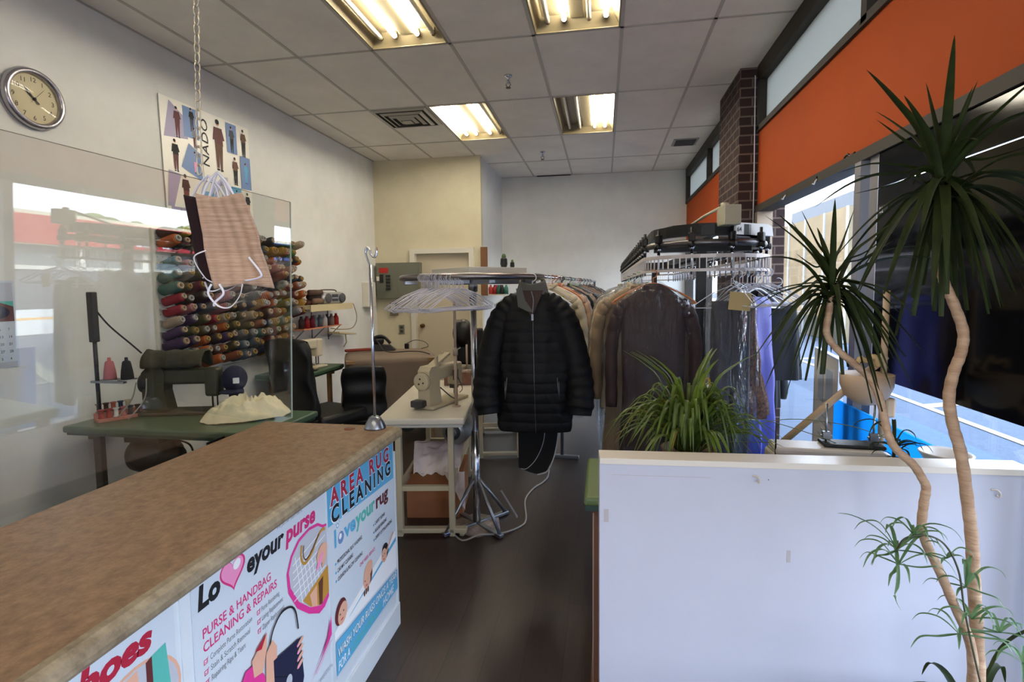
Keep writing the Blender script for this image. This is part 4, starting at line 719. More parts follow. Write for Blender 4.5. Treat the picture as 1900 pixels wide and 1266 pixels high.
# electrical panel etc on closet front
t = thing('breaker_panel', 'grey electrical breaker panel on the closet wall beside the door', 'electrical panel', (-2.83, 7.1, 1.64)); mb = MB(); mb.b2(-.32, .32, -.11, 0, -.25, .25, 0, .005); obj('cabinet', mb, mat('panel_grey', (112, 114, 100), .5), t)
mb = MB(); mb.b2(-.0, .3, -.116, -.11, -.235, .235, 0, .002); obj('door', mb, mat('panel_grey', ()), t); mb = MB(); mb.b2(-.27, -.14, -.118, -.11, .11, .18); obj('warning_label', mb, mat('label_red', (190, 40, 30), .5), t)
for k in range(5): mb = MB(); mb.b2(-.17, -.11, -.13, -.11, .05-k*.045, .08-k*.045, 0, .003); mb.b2(-.12, -.1, -.137, -.13, .055-k*.045, .075-k*.045, 0); obj('breaker', mb, BLACK, t)
mb = MB(); mb.b2(-.26, -.21, -.13, -.11, -.03, .09, 0, .004); obj('main_switch', mb, BLACK, t); mb = MB(); mb.b2(-.31, -.27, -.118, -.11, .0, .06); obj('tag', mb, TRIMW, t)
t = thing('junction_box', 'pale box mounted in the corner of the left wall beside the grey panel', 'electrical box', (-3.2, 6.75, 1.45)); mb = MB(); mb.b2(0, .1, -.11, .11, -.17, .17, 0, .01); obj('box', mb, TRIMW, t)
t = thing('wall_switch', 'grey two-part wall switch box under the breaker panel', 'switch', (-2.93, 7.1, 1.24)); mb = MB(); mb.b2(-.055, .055, -.05, 0, -.09, .09, 0, .005); obj('box', mb, mat('switch_grey', (112, 104, 90), .5), t); mb = MB(); mb.b2(-.04, .03, -.055, -.05, .0, .07); obj('cover', mb, TRIMW, t)
mb = MB(); mb.tube([(.045, -.05, -.04), (.07, -.07, 0), (.06, -.07, .08), (-.02, -.06, .085)], .006, 6); obj('lever', mb, STEEL, t)
t = thing('wall_outlet', 'grey double outlet on the closet wall above the iron', 'outlet', (-2.83, 7.1, .95)); mb = MB(); mb.b2(-.04, .04, -.012, 0, -.065, .065, 0, .004); obj('plate', mb, mat('outlet_grey', (126, 122, 108), .4), t); mb = MB(); mb.b2(-.02, .02, -.016, -.012, .01, .045); mb.b2(-.02, .02, -.016, -.012, -.045, -.01); obj('sockets', mb, DKGREY, t)

# ================================================================== CENTRE: SEWING TABLES, RACKS, CLOTHES
TOPW = mat('table_top_white', (206, 200, 186), .35, var=.03, vs=5); EDGW = mat('table_edge', (190, 186, 180), .4); CLEG = mat('cream_leg', (184, 172, 146), .4)
sewing_table('cream industrial sewing table closest to the counter end', (-1.155, 3.52, 0), R(9), .52, 1.3, .765, TOPW, EDGW, CLEG)
t = thing('sewing_machine', 'cream industrial sewing machine with round hand wheel on the near table', 'sewing machine', (-1.11, 3.12, .766), R(74)); t.scale = (.88, .88, .88); mb = MB(); machine_body(mb, .46, 0, 0); obj('body', mb, mat('machine_ivory', (190, 178, 150), .35), t)
mb = MB(); mb.lathe([(.0, -.002), (.062, 0), (.062, .01), (.05, .014), (0, .012)], (-.024, 0, .2), (-1, 0, 0), 28)
mb2 = MB()
for a in range(3): mb2.cyl((-.034, .022*math.cos(a*2.1+1.3), .2+.022*math.sin(a*2.1+1.3)), (-.04, .022*math.cos(a*2.1+1.3), .2+.022*math.sin(a*2.1+1.3)), .007, seg=10)
mb2.lathe([(.058, .002), (.063, .008), (.058, .014)], (-.0, 0, .2), (-1, 0, 0), 28); obj('hand_wheel', mb, mat('machine_ivory', ()), t); obj('wheel_bolts', mb2, DKGREY, t)
mb = MB(); mb.box((-.02, .03, .04), (.08, .1, .05), 0, None, .01); obj('bobbin_winder', mb, DKGREY, t); mb = MB(); mb.tube(spline([(.3, -.09, .02), (.2, -.1, .06), (.12, -.06, .14)]), .005, 6); obj('knee_cable', mb, DKGREY, t)
mb = MB(); mb.box((.2, .0, .33), (.22, .07, .02), 0, Matrix.Rotation(-.35, 4, 'Y'), .004); mb.box((.12, -.03, .315), (.02, .02, .1), 0); mb.box((.27, .02, .345), (.02, .02, .08)); obj('top_tray', mb, mat('machine_ivory', ()), t)
mb = MB(); mb.box((.34, -.055, .2), (.05, .02, .08), 0, None, .004); mb.box((.4, 0, .1), (.05, .05, .03)); mb.tube(spline([(.33, -.06, .22), (.36, -.1, .1), (.4, -.05, .05)]), .003, 5); obj('needle_assembly', mb, DKGREY, t)
t = thing('thread_stand', 'beige upright pole thread stand on the near sewing table', 'thread stand', (-.93, 3.22, .766)); mb = MB(); mb.cyl((0, 0, 0), (0, 0, .38), .011, seg=12); mb.cyl((0, 0, .36), (0, 0, .68), .009, seg=12); mb.lathe([(.028, 0), (.028, .006), (0, .008)]); mb.cyl((0, 0, .33), (0, 0, .37), .016, seg=12); mb.box((.025, 0, .55), (.04, .015, .015)); obj('pole', mb, mat('pole_pinkbeige', (176, 156, 138), .4), t); mb = MB(); mb.cyl((0, 0, .36), (-.0, .12, .365), .004, seg=6); obj('arm', mb, STEEL, t)
t = thing('clutch_motor', 'round grey motor mounted under the near cream sewing table', 'motor', (-.98, 3.45, .57)); mb = MB(); mb.lathe([(0, -.14), (.08, -.13), (.1, -.08), (.1, .06), (.08, .1), (.04, .12), (0, .12)], (0, 0, 0), (0, 1, 0), 24); mb.b2(-.05, .05, -.06, .06, .08, .17); obj('housing', mb, mat('motor_light', (150, 150, 146), .35, metal=.5), t); mb = MB(); mb.lathe([(.03, .0), (.05, .005), (.05, .02), (.03, .025)], (0, -.165, 0), (0, 1, 0), 20); mb.lathe([(.03, .0), (.055, .005), (.055, .02), (.03, .025)], (-.3, -.2, .06), (0, 1, 0), 20); obj('pulley', mb, DKGREY, t)
t = thing('bobbin_box', 'pinkish-brown open box of notions at the back of the near sewing table', 'box', (-1.12, 4.02, .767), R(9)); mb = MB(); mb.b2(-.12, .18, -.09, -.08, 0, .1); mb.b2(-.12, .18, .08, .09, 0, .1); mb.b2(-.12, -.11, -.08, .08, 0, .1); mb.b2(.17, .18, -.08, .08, 0, .1); mb.b2(-.11, .17, -.08, .08, 0, .012); obj('box', mb, mat('box_pinkbrown', (128, 90, 76), .7, var=.2, vs=20), t)
mb = MB()
for k in range(12): mb.ell((-.08+.022*k, .02*math.sin(k*2), .09), (.022, .03, .022), 0, 8, 6)
obj('notions', mb, mat('notion_grey', (150, 134, 126), .6, var=.3, vs=60), t)
t = thing('carton', 'brown cardboard carton with a white plastic bag inside under the near sewing table', 'carton', (-1.12, 3.46, .0), R(9))
mb = MB(); mb.b2(-.2, .17, -.2, .2, 0, .3); obj('box', mb, mat('cardboard', (150, 96, 62), .8, var=.05, vs=3), t)
mb = MB(); mb.grid(lambda u, v: ((.3*(u-.5))*(1+.2*v), -.22+.22*v+.01, .30+.16*math.sin(v*PI*.55)+.03*noise.noise(Vector((u*7, v*7, 0)))), 24, 18); mb.grid(lambda u, v: (.05+.14*u, -.215-.01*math.sin(u*9), .32-.26*v*u), 12, 12); obj('plastic_bag', mb, mat('bag_white', (222, 208, 206), .3, trans=.0, bump=.3, bs=30), t)
sewing_table('cream sewing table further back behind the hanging black jacket', (-1.0, 4.95, 0), R(12), .54, 1.1, .765, TOPW, EDGW, CLEG)
t = thing('black_sewing_machine', 'black rounded sewing machine on the further cream table beside the chrome rack pole', 'sewing machine', (-1.22, 4.55, .766), R(80)); mb = MB(); mb.b2(-.02, .32, -.11, .11, .0, .02); mb.box((.1, 0, .23), (.2, .2, .32), 0, None, .02); mb.ell((.03, .03, .35), (.09, .1, .13)); obj('body', mb, BLACK, t); mb = MB(); mb.cyl((-.06, -.1, 0), (-.06, -.1, .3), .008, seg=8); mb.cyl((-.06, -.04, 0), (-.06, -.04, .26), .01, seg=8); obj('pegs', mb, mat('pole_pinkbeige', ()), t)
mb = MB(); mb.tube(spline([(-.55, 4.5, .62), (-.6, 4.4, .45), (-.66, 4.3, .36), (-.72, 4.3, .42), (-.74, 4.35, .6)]), .006, 6); tag(obj('looped_cord', mb, WPL), 'white cord hanging in a loop under the further cream table', 'cord')
# round chrome rack
t = thing('round_garment_rack', 'round chrome garment rack with a single pole and braced foot', 'garment rack', (-.80, 3.19, 0))
RR = .43; mb = MB(); ring = [(RR*math.cos(2*PI*k/64), RR*math.sin(2*PI*k/64), 1.585) for k in range(65)]; mb.tube(ring, .019, 10, caps=False); obj('ring', mb, mat('ring_steel', (130, 124, 124), .3, metal=.9), t)
mb = MB()
for k in range(2): a = .5+k*PI/2; mb.box((0, 0, 1.56), (2*RR-.02, .035, .03), 0, a, .004)
mb.cyl((0, 0, 1.5), (0, 0, 1.58), .03); obj('cross_bar', mb, STEEL, t)
mb = MB(); mb.cyl((0, 0, .03), (0, 0, .62), .025, seg=18); mb.cyl((0, 0, .6), (0, 0, 1.44), .0205, seg=18); mb.cyl((0, 0, 1.43), (0, 0, 1.58), .024, seg=18); obj('pole', mb, CHROME, t)
for k, a in enumerate((R(-130), R(-40), R(50), R(140))):
    mb = MB(); d = Vector((math.cos(a), math.sin(a), 0)); mb.cyl(d*.025+Vector((0, 0, .3)), d*.24+Vector((0, 0, .02)), .011, seg=10); mb.box(d*.13+Vector((0, 0, .018)), (.25, .035, .022), 0, a, .004); obj('leg', mb, STEEL, t)
mb = MB(); mb.lathe([(0, 0), (.17, 0), (.165, .012), (.05, .022), (0, .024)], seg=6); obj('base_plate', mb, mat('worn_base', (150, 136, 128), .7, var=.3, vs=18), t)
mb = MB(); mb.box((.2, .05, .13), (.012, .03, .2), 0, Matrix.Rotation(-.55, 4, 'Y')); obj('wrapped_brace', mb, mat('brace_tape', (110, 104, 100), .6), t)
mb = MB(); mb.box((-.76, 3.17, 1.624), (.40, .46, .036), 0, R(46), .002); tag(obj('white_board', mb, TRIMW), 'flat white board lying across the top of the round chrome rack', 'board')
for k, (x, y, l) in enumerate(((-.585, 3.1, 'small cactus in a black pot on the white board, nearest its corner'), (-.555, 3.22, 'smaller cactus in a black pot on the white board, further from its corner'))):
    t = thing('potted_cactus', l, 'plant', (x, y, 1.6425)); s_ = 1-.35*k; mb = MB(); mb.lathe([(0, 0), (.016*s_, 0), (.022*s_, .02*s_), (.02*s_, .05*s_), (.014*s_, .058*s_), (0, .058*s_)]); obj('pot', mb, BLACK, t); mb = MB(); mb.ell((0, 0, .064*s_), (.013*s_, .013*s_, .018*s_)); obj('cactus', mb, mat('cactus_green', (84, 110, 60), .7), t)
WIRE = mat('hanger_white', (214, 212, 220), .35); WIREB = mat('hanger_bronze', (120, 96, 70), .4, metal=.3)
def hanger_mb(w=.40, r=.0022, drop=.1, top=.0):
    mb = MB(); pts = [(.0, 0, -.075)]
    for k in range(9): a = -PI/2+k*PI*1.15/8; pts.append((.022*math.cos(a), 0, -.022+top+.022*math.sin(a)))
    mb.tube([(0, 0, -.08), (0, 0, -.046)]+pts[1:], r, 6)
    mb.tube([(0, 0, -.08), (w*.25, 0, -.08-drop*.4), (w/2-.02, 0, -.08-drop*.92), (w/2, 0, -.085-drop), (w/2-.01, 0, -.095-drop), (-w/2+.01, 0, -.095-drop), (-w/2, 0, -.085-drop), (-w/2+.02, 0, -.08-drop*.92), (-w*.25, 0, -.08-drop*.4), (0, 0, -.08)], r, 6, caps=False)
    return mb
def plast_hanger_mb(w=.42):
    mb = MB(); pts = []
    for k in range(9): a = -PI/2+k*PI*1.15/8; pts.append((.022*math.cos(a), 0, -.022+.022*math.sin(a)))
    mb.tube([(0, 0, -.08), (0, 0, -.046)]+pts, .003, 6); mb.tube(spline([(-w/2, 0, -.17), (-w*.3, 0, -.12), (0, 0, -.075), (w*.3, 0, -.12), (w/2, 0, -.17), (w/2-.01, 0, -.185), (0, 0, -.178), (-w/2+.01, 0, -.185), (-w/2, 0, -.17)]), .0055, 8); return mb
hm = mesh('hanger', hanger_mb(.42), WIRE); rr = random.Random(3)
for k in range(26):
    a = R(243)+R(34)*k/25.; x, y = -.80+RR*math.cos(a), 3.19+RR*math.sin(a); o = bpy.data.objects.new('wire_hanger', hm); COL.objects.link(o); o.location = (x, y, 1.603); o.rotation_euler = (rr.uniform(-.05, .05), rr.uniform(-.08, .08), R(214)+R(14)*k/25.+rr.uniform(-.08, .08))
    tag(o, 'empty white wire hanger on the round rack, %s from the door side' % (ORD[k] if k < 24 else ('twenty-fifth' if k == 24 else 'last')), 'hanger', 'empty hangers on the round rack')
# spool discs on ring
for k, (x, y, l) in enumerate(((-.93, 2.80, 'round white size divider ring on the chrome rack, nearer the pole'), (-1.0, 2.84, 'round cream size divider ring on the chrome rack, further from the pole'))):
    mb = MB(); mb.lathe([(.012, -.003), (.042, -.003), (.042, .003), (.012, .003), (.012, -.003)], (0, 0, 0), (.5, .8, 0), 24); tag(obj('size_divider', mb, TRIMW if k == 0 else BAY, None, (x, y, 1.55)), l, 'size divider')

# --- garments
def folded_body(mb, prof, seg=44, seed=0, amp=.06, freq=7, m=0, yoff=0, nz=46):
    """closed cloth tube; prof: [(z, half width, half depth, x shift)] from neck to hem"""
    zs = [p[0] for p in prof]
    def fn(u, v):
        z = zs[0]+(zs[-1]-zs[0])*v
        for i in range(len(prof)-1):
            if prof[i][0] >= z >= prof[i+1][0]: break
        p, q = prof[i], prof[i+1]; k = 0 if p[0] == q[0] else (p[0]-z)/(p[0]-q[0]); k = k*k*(3-2*k)
        hw = p[1]+(q[1]-p[1])*k; hd = p[2]+(q[2]-p[2])*k; xo = p[3]+(q[3]-p[3])*k if len(p) > 3 else 0
        a = u*2*PI; c, s_ = math.cos(a), math.sin(a); f = 1+amp*v*math.sin(freq*a+seed+2*math.sin(a*2+seed)+v*1.5)+amp*.5*noise.noise(Vector((c*2, s_*2, z*5+seed)))
        return (xo+hw*abs(c)**.8*(1 if c > 0 else -1)*(1+(f-1)*.25), yoff+hd*abs(s_)**.8*(1 if s_ > 0 else -1)*(1+(f-1)*3.2), z)
    mb.grid(fn, seg, nz, m, closed=True); return mb
def sleeve(mb, s_, w, L_, r=.042, seed=0, sy=.6, m=0, spread=.05):
    pts = spline([(s_*(w/2-.045), 0, -.185), (s_*(w/2+.012), 0, -.24), (s_*(w/2+.025+spread*.5), 0, -.42), (s_*(w/2+spread), -.01, -.17-L_)], 7); n = len(pts)
    for i, p in enumerate(pts): pts[i] = p+Vector((0, .008*math.sin(i*1.7+seed), 0))
    mb.tube(pts, [r*(.75+.3*min(1, i/3))*(1-.28*i/n)*(1+.07*math.sin(i*2.3+seed)) for i in range(n)], 14, m, flat=1); return mb
def cloth(name, c, **k): return mat('cloth_'+name, tuple(int(x*.85+y*.1) for x, y in zip(c, (110, 105, 100))), k.pop('rough', .85), bump=k.pop('bump', .15), bs=k.pop('bs', 120), **k)
def garment(label, loc, rz, c, kind='shirt', w=.42, L_=.75, d=.05, seed=0, wrap=False, group=None, hanger='wire', cat='garment', wl=.25, tag_=False):
    t = thing({'shirt': 'hanging_shirt', 'suit': 'hanging_jacket', 'coat': 'hanging_coat', 'dress': 'hanging_dress', 'skirt': 'hanging_skirt', 'trousers': 'hanging_trousers'}[kind], label, cat, loc, rz, group)
    obj('hanger', HM[hanger], None, t); mb = MB()
    if kind in ('shirt', 'suit', 'coat'):
        prof = [(-.075, .035, .025), (-.09, .07, d*.7), (-.12, w*.30, d*.9), (-.165, w*.45, d), (-.22, w*.5, d), (-.4, w*.49, d), (-.075-L_*.6, w*.47, d*1.05), (-.075-L_, w*.52, d*1.15)]
        folded_body(mb, prof, seed=seed, amp=.05 if kind == 'suit' else .08); obj('body', mb, c, t)
        for s_ in (-1, 1): mb = MB(); sleeve(mb, s_, w, .6 if kind != 'shirt' or L_ > .7 else .3, .043, seed); obj('sleeve', mb, c, t)
        mb = MB()
        if kind == 'suit' or kind == 'coat':
            for s_ in (-1, 1): mb.prism([(0, -.47), (s_*.035, -.3), (s_*.075, -.2), (s_*.06, -.14), (s_*.05, -.085), (s_*.02, -.09)][::s_], (0, -d*1.22, 0), (1, 0, 0), (0, 0, 1), (0, 1, 0), .012)
            obj('lapels', mb, c, t)
        else: mb.tube(spline([(-.055, .01, -.075), (-.04, -.03, -.085), (0, -.05, -.11), (.04, -.03, -.085), (.055, .01, -.075)]), .014, 8, flat=1.3); obj('collar', mb, c, t)
    elif kind == 'dress':
        folded_body(mb, [(-.12, w*.28, .03), (-.15, w*.4, .045), (-.3, w*.42, .05), (-.075-L_*.6, w*.5, .07), (-.075-L_, w*.56, .085)], seed=seed, amp=.14, freq=9); obj('body', mb, c, t)
    elif kind == 'skirt':
        folded_body(mb, [(-.16, w*.42, .02), (-.18, w*.42, .025), (-.075-L_*.6, w*.5, .035), (-.075-L_, w*.56, .04)], seed=seed, amp=.08, freq=6); obj('body', mb, c, t)
        mb = MB(); mb.box((0, -.02, -.165), (.06, .02, .03)); obj('clip', mb, DKGREY, t)
    elif kind == 'trousers':
        for s_ in (-1, 1): folded_body(mb, [(-.16, w*.22, .02, s_*w*.2), (-.3, w*.23, .03, s_*w*.2), (-.075-L_, w*.2, .025, s_*w*.24)], seed=seed+s_, amp=.08, freq=5)
        obj('body', mb, c, t)
    if wrap:
        mb = MB(); W = w*(1.18 if kind in ('shirt', 'suit', 'coat') else 1.1); D = d+.03
        folded_body(mb, [(-.05, .01, .01), (-.07, .05, .03), (-.12, W*.34, D), (-.19, W*.5, D*1.15), (-.075-L_*.5, W*.52, D*1.2), (-.075-L_, W*.5, D*1.1), (-.075-L_-wl, W*.42, D*.7)], seg=60, seed=seed+4, amp=.10, freq=11, nz=60); obj('plastic_cover', mb, FILM, t, label='clear plastic garment cover')
    if tag_: mb = MB(); mb.box((.0, -d-.05, -.16), (.11, .002, .09), 0, Matrix.Rotation(.1, 4, 'Y')); obj('paper_tag', mb, mat('kraft_tag', (196, 172, 116), .7), t)
    return t
HM = {'wire': mesh('hanger', hanger_mb(.40), WIRE), 'plastic': mesh('hanger', plast_hanger_mb(), WPL), 'wood': mesh('hanger', plast_hanger_mb(), mat('hanger_wood', (186, 112, 62), .45)), 'black': mesh('hanger', plast_hanger_mb(), BLACK), 'green': mesh('hanger', hanger_mb(.4), mat('hanger_green', (120, 190, 130), .35))}
# hero: quilted black jacket
QB = mat('quilted_black', (8, 8, 11), .62, bump=.3, bs=30, spec=.25)
t = thing('quilted_jacket', 'black quilted puffer jacket with grey collar lining hanging on the round rack', 'jacket', (-.40, 2.99, 1.60), R(4))
obj('hanger', HM['plastic'], None, t)
def jk(u, v):
    z = -.10-.80*v; a = u*2*PI; c, s_ = math.cos(a), math.sin(a)
    hw = .07+(.195-.07)*min(1, (v/.2))**.8 if v < .2 else .195+.02*math.sin((v-.2)*2.2)
    if v > .93: hw -= .05*(v-.93)
    hd = .05+.04*min(1, v*4)+.03*math.sin(min(1, v)*PI)
    q = .0045*abs(math.sin(v*PI*14))**.6*(1 if v > .1 else v*10)
    wob = .014*noise.noise(Vector((c*2.4, s_*2, z*4)))+.006*noise.noise(Vector((c*7, s_*7, z*11)))
    cc = abs(c)**.85*(1 if c > 0 else -1); ss = abs(s_)**.75*(1 if s_ > 0 else -1)
    return (cc*(hw+q+wob)+.012*v, ss*(hd+q+wob), z)
mb = MB(); mb.grid(jk, 72, 200, closed=True); obj('body', mb, QB, t)
for s_ in (-1, 1):
    mb = MB(); base = spline([(s_*.085, .0, -.135), (s_*.15, .0, -.215), (s_*.205, -.005, -.34), (s_*.245, -.015, -.5), (s_*.268, -.04, -.66), (s_*.262 if s_ > 0 else -.25, -.07, -.80)], 22); n = len(base)
    rad = [(.035+.042*min(1, i/(n*.28))**.8)*(1-.2*max(0, (i/n-.9)/.1))+.0035*abs(math.sin(i/n*PI*14))+.002*math.sin(i*.7) for i in range(n)]
    mb.tube(base, rad, 22); obj('sleeve', mb, QB, t)
mb = MB()
mb.grid(lambda u, v: ((.09-.02*v)*math.sin((u-.5)*PI*1.55)+.0, -.055*math.cos((u-.5)*PI*1.55)*1.0+.0, -.135+.075*v+.035*abs(u-.5)*2), 30, 8); obj('collar', mb, mat('collar_lining', (92, 90, 84), .8), t, solid=.008, label='grey lined stand collar')
mb = MB(); mb.poly = None; mb.grid(lambda u, v: (-.085+.17*u, -.052-.004, -.075-.11*v) if False else ((u-.5)*.13*(1-v*.9), -.062-.045*v, -.095-.14*v), 12, 12); obj('open_neck', mb, mat('neck_lining', (62, 46, 42), .85), t, label='brownish inner neck lining')
mb = MB(); mb.prism([(-.085, -.085), (-.055, -.075), (-.035, -.15), (.0, -.2), (.008, -.225), (-.075, -.185)], (0, -.1, 0), (1, 0, 0), (0, 0, 1), (0, 1, 0), .02); obj('lapel_flap', mb, mat('collar_lining', ()), t, label='folded-back grey collar flap')
ZM = mat('zip_silver', (120, 120, 126), .35, metal=.8)
mb = MB(); pts = [Vector((.012*v-.0+.006, -jk(.75, v)[1]*-1-.006, -.10-.80*v)) for v in [i/40 for i in range(6, 41)]]; mb.tube(pts, .0014, 5); mb.b2(-.0, .012, -.125, -.118, -.26, -.225); mb.tube(spline([(-.0, -.108, -.10), (.012, -.115, -.15), (.006, -.12, -.22)]), .003, 5); obj('front_zip', mb, ZM, t)
for s_ in (-1, 1): mb = MB(); mb.tube([(s_*.14, -.118, -.58), (s_*.15, -.12, -.70)], .0025, 5); mb.tube([(s_*.15, -.122, -.60), (s_*.152, -.124, -.70)], .0018, 5); obj('pocket_zip', mb, ZM, t)
# trousers hanging below / behind the jacket
t = thing('track_trousers', 'black track trousers with white side piping hanging below the quilted jacket', 'trousers', (-.40, 3.16, 1.60), R(-3)); obj('hanger', HM['wire'], None, t)
mb = MB(); mb.prism([(-.12, -.5), (-.115, -1.19), (-.05, -1.215), (.0, -1.225), (.06, -1.2), (.1, -1.12), (.125, -1.0), (.14, -.8), (.14, -.17), (-.12, -.17)], (0, -.02, 0), (1, 0, 0), (0, 0, 1), (0, 1, 0), .05); obj('body', mb, BLACKF, t)
mb = MB(); mb.tube(spline([(.14, -.02, -.6), (.142, -.02, -.82), (.127, -.02, -1.0), (.102, -.02, -1.12), (.062, -.02, -1.202), (.0, -.02, -1.228)]), .004, 6); mb.tube(spline([(.055, -.024, -.82), (.045, -.024, -1.0), (.0, -.024, -1.12), (-.06, -.024, -1.19), (-.1, -.024, -1.195)]), .002, 6); obj('piping', mb, mat('piping_white', (196, 192, 196), .6), t, label='white curved piping'); mb = MB()
for k, x in enumerate((-.085, -.07, -.055, .05)): mb.box((x, -.0215, -.87+.004*k), (.005, .001, .022), 0, Matrix.Rotation(.4, 4, 'Y'))
obj('printed_marks', mb, mat('print_light', (170, 168, 172), .6), t)
# floor cable
mb = MB(); mb.tube(spline([(-.95, 3.1, .006), (-.84, 2.97, .006), (-.74, 3.0, .03), (-.62, 3.08, .012), (-.52, 3.2, .007), (-.50, 3.32, .006), (-.55, 3.62, .006), (-.52, 3.85, .006), (-.46, 4.0, .006), (-.44, 4.2, .006), (-.5, 4.8, .006)], 10), .0055, 8); tag(obj('floor_cable', mb, mat('cable_grey', (158, 152, 148), .5)), 'pale cable snaking across the dark floor past the rack foot', 'cable')
# long clothes rail going back
t = thing('clothes_rail', 'long straight chrome clothes rail running towards the back wall', 'garment rack', (-.42, 3.9, 0), -math.atan(.085)); mb = MB(); mb.cyl((0, -.1, 1.6), (0, 3.6, 1.6), .014, seg=12); obj('rail', mb, CHROME, t)
for y in (.7, 3.5): 
    mb = MB(); mb.cyl((0, y, .02), (0, y, 1.6), .016, seg=12); mb.box((0, y, .02), (.3, .04, .03), 0, None, .006); obj('upright', mb, STEEL, t)
LG_ = [('apple green', (150, 170, 60), 'skirt', .34, .45, 'wire', 0), ('cream', (214, 200, 172), 'shirt', .42, .72, 'plastic', 0), ('rust orange', (196, 106, 60), 'shirt', .40, .66, 'wood', 0), ('peach', (222, 184, 150), 'shirt', .43, .80, 'wood', 1), ('pale pink', (214, 190, 190), 'shirt', .42, .85, 'wire', 1), ('black', (22, 22, 24), 'shirt', .44, .7, 'black', 0), ('sage', (150, 168, 130), 'shirt', .42, .78, 'green', 0), ('dusty pink', (190, 160, 150), 'coat', .44, .95, 'wire', 1), ('dark navy', (26, 28, 38), 'suit', .46, .8, 'black', 0), ('mint', (168, 190, 160), 'shirt', .42, .9, 'green', 1), ('blue grey', (120, 134, 150), 'shirt', .45, .95, 'wire', 1), ('deep red', (120, 20, 30), 'dress', .44, .72, 'wire', 0), ('taupe', (146, 128, 118), 'suit', .46, .85, 'wood', 1), ('brown', (70, 48, 40), 'suit', .46, .8, 'black', 0), ('tan', (176, 148, 112), 'coat', .46, .9, 'wire', 0), ('charcoal', (42, 42, 48), 'suit', .47, .85, 'black', 0), ('slate', (86, 92, 104), 'shirt', .46, 1.0, 'wire', 1), ('blackish plum', (40, 26, 36), 'coat', .48, .95, 'black', 0), ('grey beige', (160, 150, 138), 'shirt', .46, .9, 'wire', 1), ('plain black', (14, 14, 15), 'coat', .5, 1.0, 'black', 0)]
rr = random.Random(11)
for k, (n_, c, kd, w, L_, hg, wr) in enumerate(LG_):
    y = 3.86+k*.155; garment('%s %s %s on the clothes rail, %s behind the quilted jacket' % (n_, {'skirt': 'skirt', 'shirt': 'shirt', 'coat': 'coat', 'suit': 'suit jacket', 'dress': 'dress'}[kd], 'in plastic' if wr else 'without cover', ORD[k]), (-.43+.085*(y-3.8), y, 1.618), R(rr.uniform(-12, 12)), cloth(n_.replace(' ', '_'), c), kd, w, L_, .045, k, bool(wr), 'clothes on the long rail', hg, {'skirt': 'skirt', 'shirt': 'shirt', 'coat': 'coat', 'suit': 'jacket', 'dress': 'dress'}[kd], .3)
for k in range(7):
    y = 3.66+k*.05; o = obj('wire_hanger', HM['wire'] if k % 2 else HM['plastic'], None, None, (-.46-.01*k, y-.12, 1.607), R(20-8*k)); tag(o, 'empty hanger where the round rack meets the clothes rail, %s of seven' % ORD[k], 'hanger', 'empty hangers between the racks')

t = thing('notions_shelf', 'small shelf with brown side board fixed to the closet corner behind the round rack', 'shelf', (-1.649, 7.45, 1.42)); mb = MB(); mb.b2(0, .09, -.42, -.38, 0, .66); obj('side_board', mb, mat('board_brown', (120, 82, 52), .6), t, label='brown upright side board')
mb = MB(); mb.b2(0, .34, -.38, .5, 0, .015); obj('shelf_board', mb, TRIMW, t)
for k, (c, n_) in enumerate((((180, 60, 40), 'orange-red'), ((150, 30, 40), 'red'), ((40, 90, 70), 'green'), ((30, 34, 40), 'black'), ((50, 110, 100), 'teal'), ((170, 40, 80), 'magenta'), ((40, 40, 44), 'dark grey'))):
    tag(obj('thread_spool', bt, mat('far_spool_%d' % k, c, .6), None, (-1.55+.055*k if k < 5 else -1.5+.06*(k-5), 7.2 if k < 5 else 7.35, 1.436)), '%s spool on the small shelf at the closet corner, seen beneath the chrome ring' % n_, 'spool', 'spools on the closet corner shelf')

# ================================================================== CONVEYOR (right)
t = thing('garment_conveyor', 'black oval dry-cleaning garment conveyor on black posts with slotted hanger rails', 'conveyor', (.57, 3.2, 0))
YL = 4.0; Rr = .36
def oval(r, y0=0, y1=YL, n=14):
    p = [(-r, y0+(y1-y0)*(1-k/12)) for k in range(12)]+[(-r*math.cos(PI*k/n), y0-r*math.sin(PI*k/n)) for k in range(n+1)]+[(r, y0+(y1-y0)*k/12) for k in range(1, 13)]+[(r*math.cos(PI*k/n), y1+r*math.sin(PI*k/n)) for k in range(1, n)]
    return p
def ribbon(mb, r, z0, z1, th, m=0):
    a = oval(r-th/2); b = oval(r+th/2); n = len(a); vs = [(x, y, z) for z in (z0, z1) for ring_ in (a, b) for x, y in ring_]
    fs = []
    for k in range(n):
        q = (k+1) % n; fs += [[k, q, n+q, n+k], [2*n+k, 3*n+k, 3*n+q, 2*n+q], [k, 2*n+k, 2*n+q, q], [n+k, n+q, 3*n+q, 3*n+k]]
    mb.add(vs, fs, m, False)
mb = MB(); ribbon(mb, .27, 1.785, 1.84, .05); obj('track_beam', mb, BLACKM, t)
mb = MB(); o_ = oval(.315); mb.tube([(x, y, 1.745) for x, y in o_+[o_[0]]], .018, 8, caps=False); obj('guide_tube', mb, mat('tube_grey', (96, 92, 92), .3, metal=.8), t)
RAIL = mat('slot_rail', (196, 188, 186), .4, metal=.2)
mb = MB(); ribbon(mb, .34, 1.665, 1.685, .006); ribbon(mb, .34, 1.595, 1.61, .006)
pts = []; o_ = []
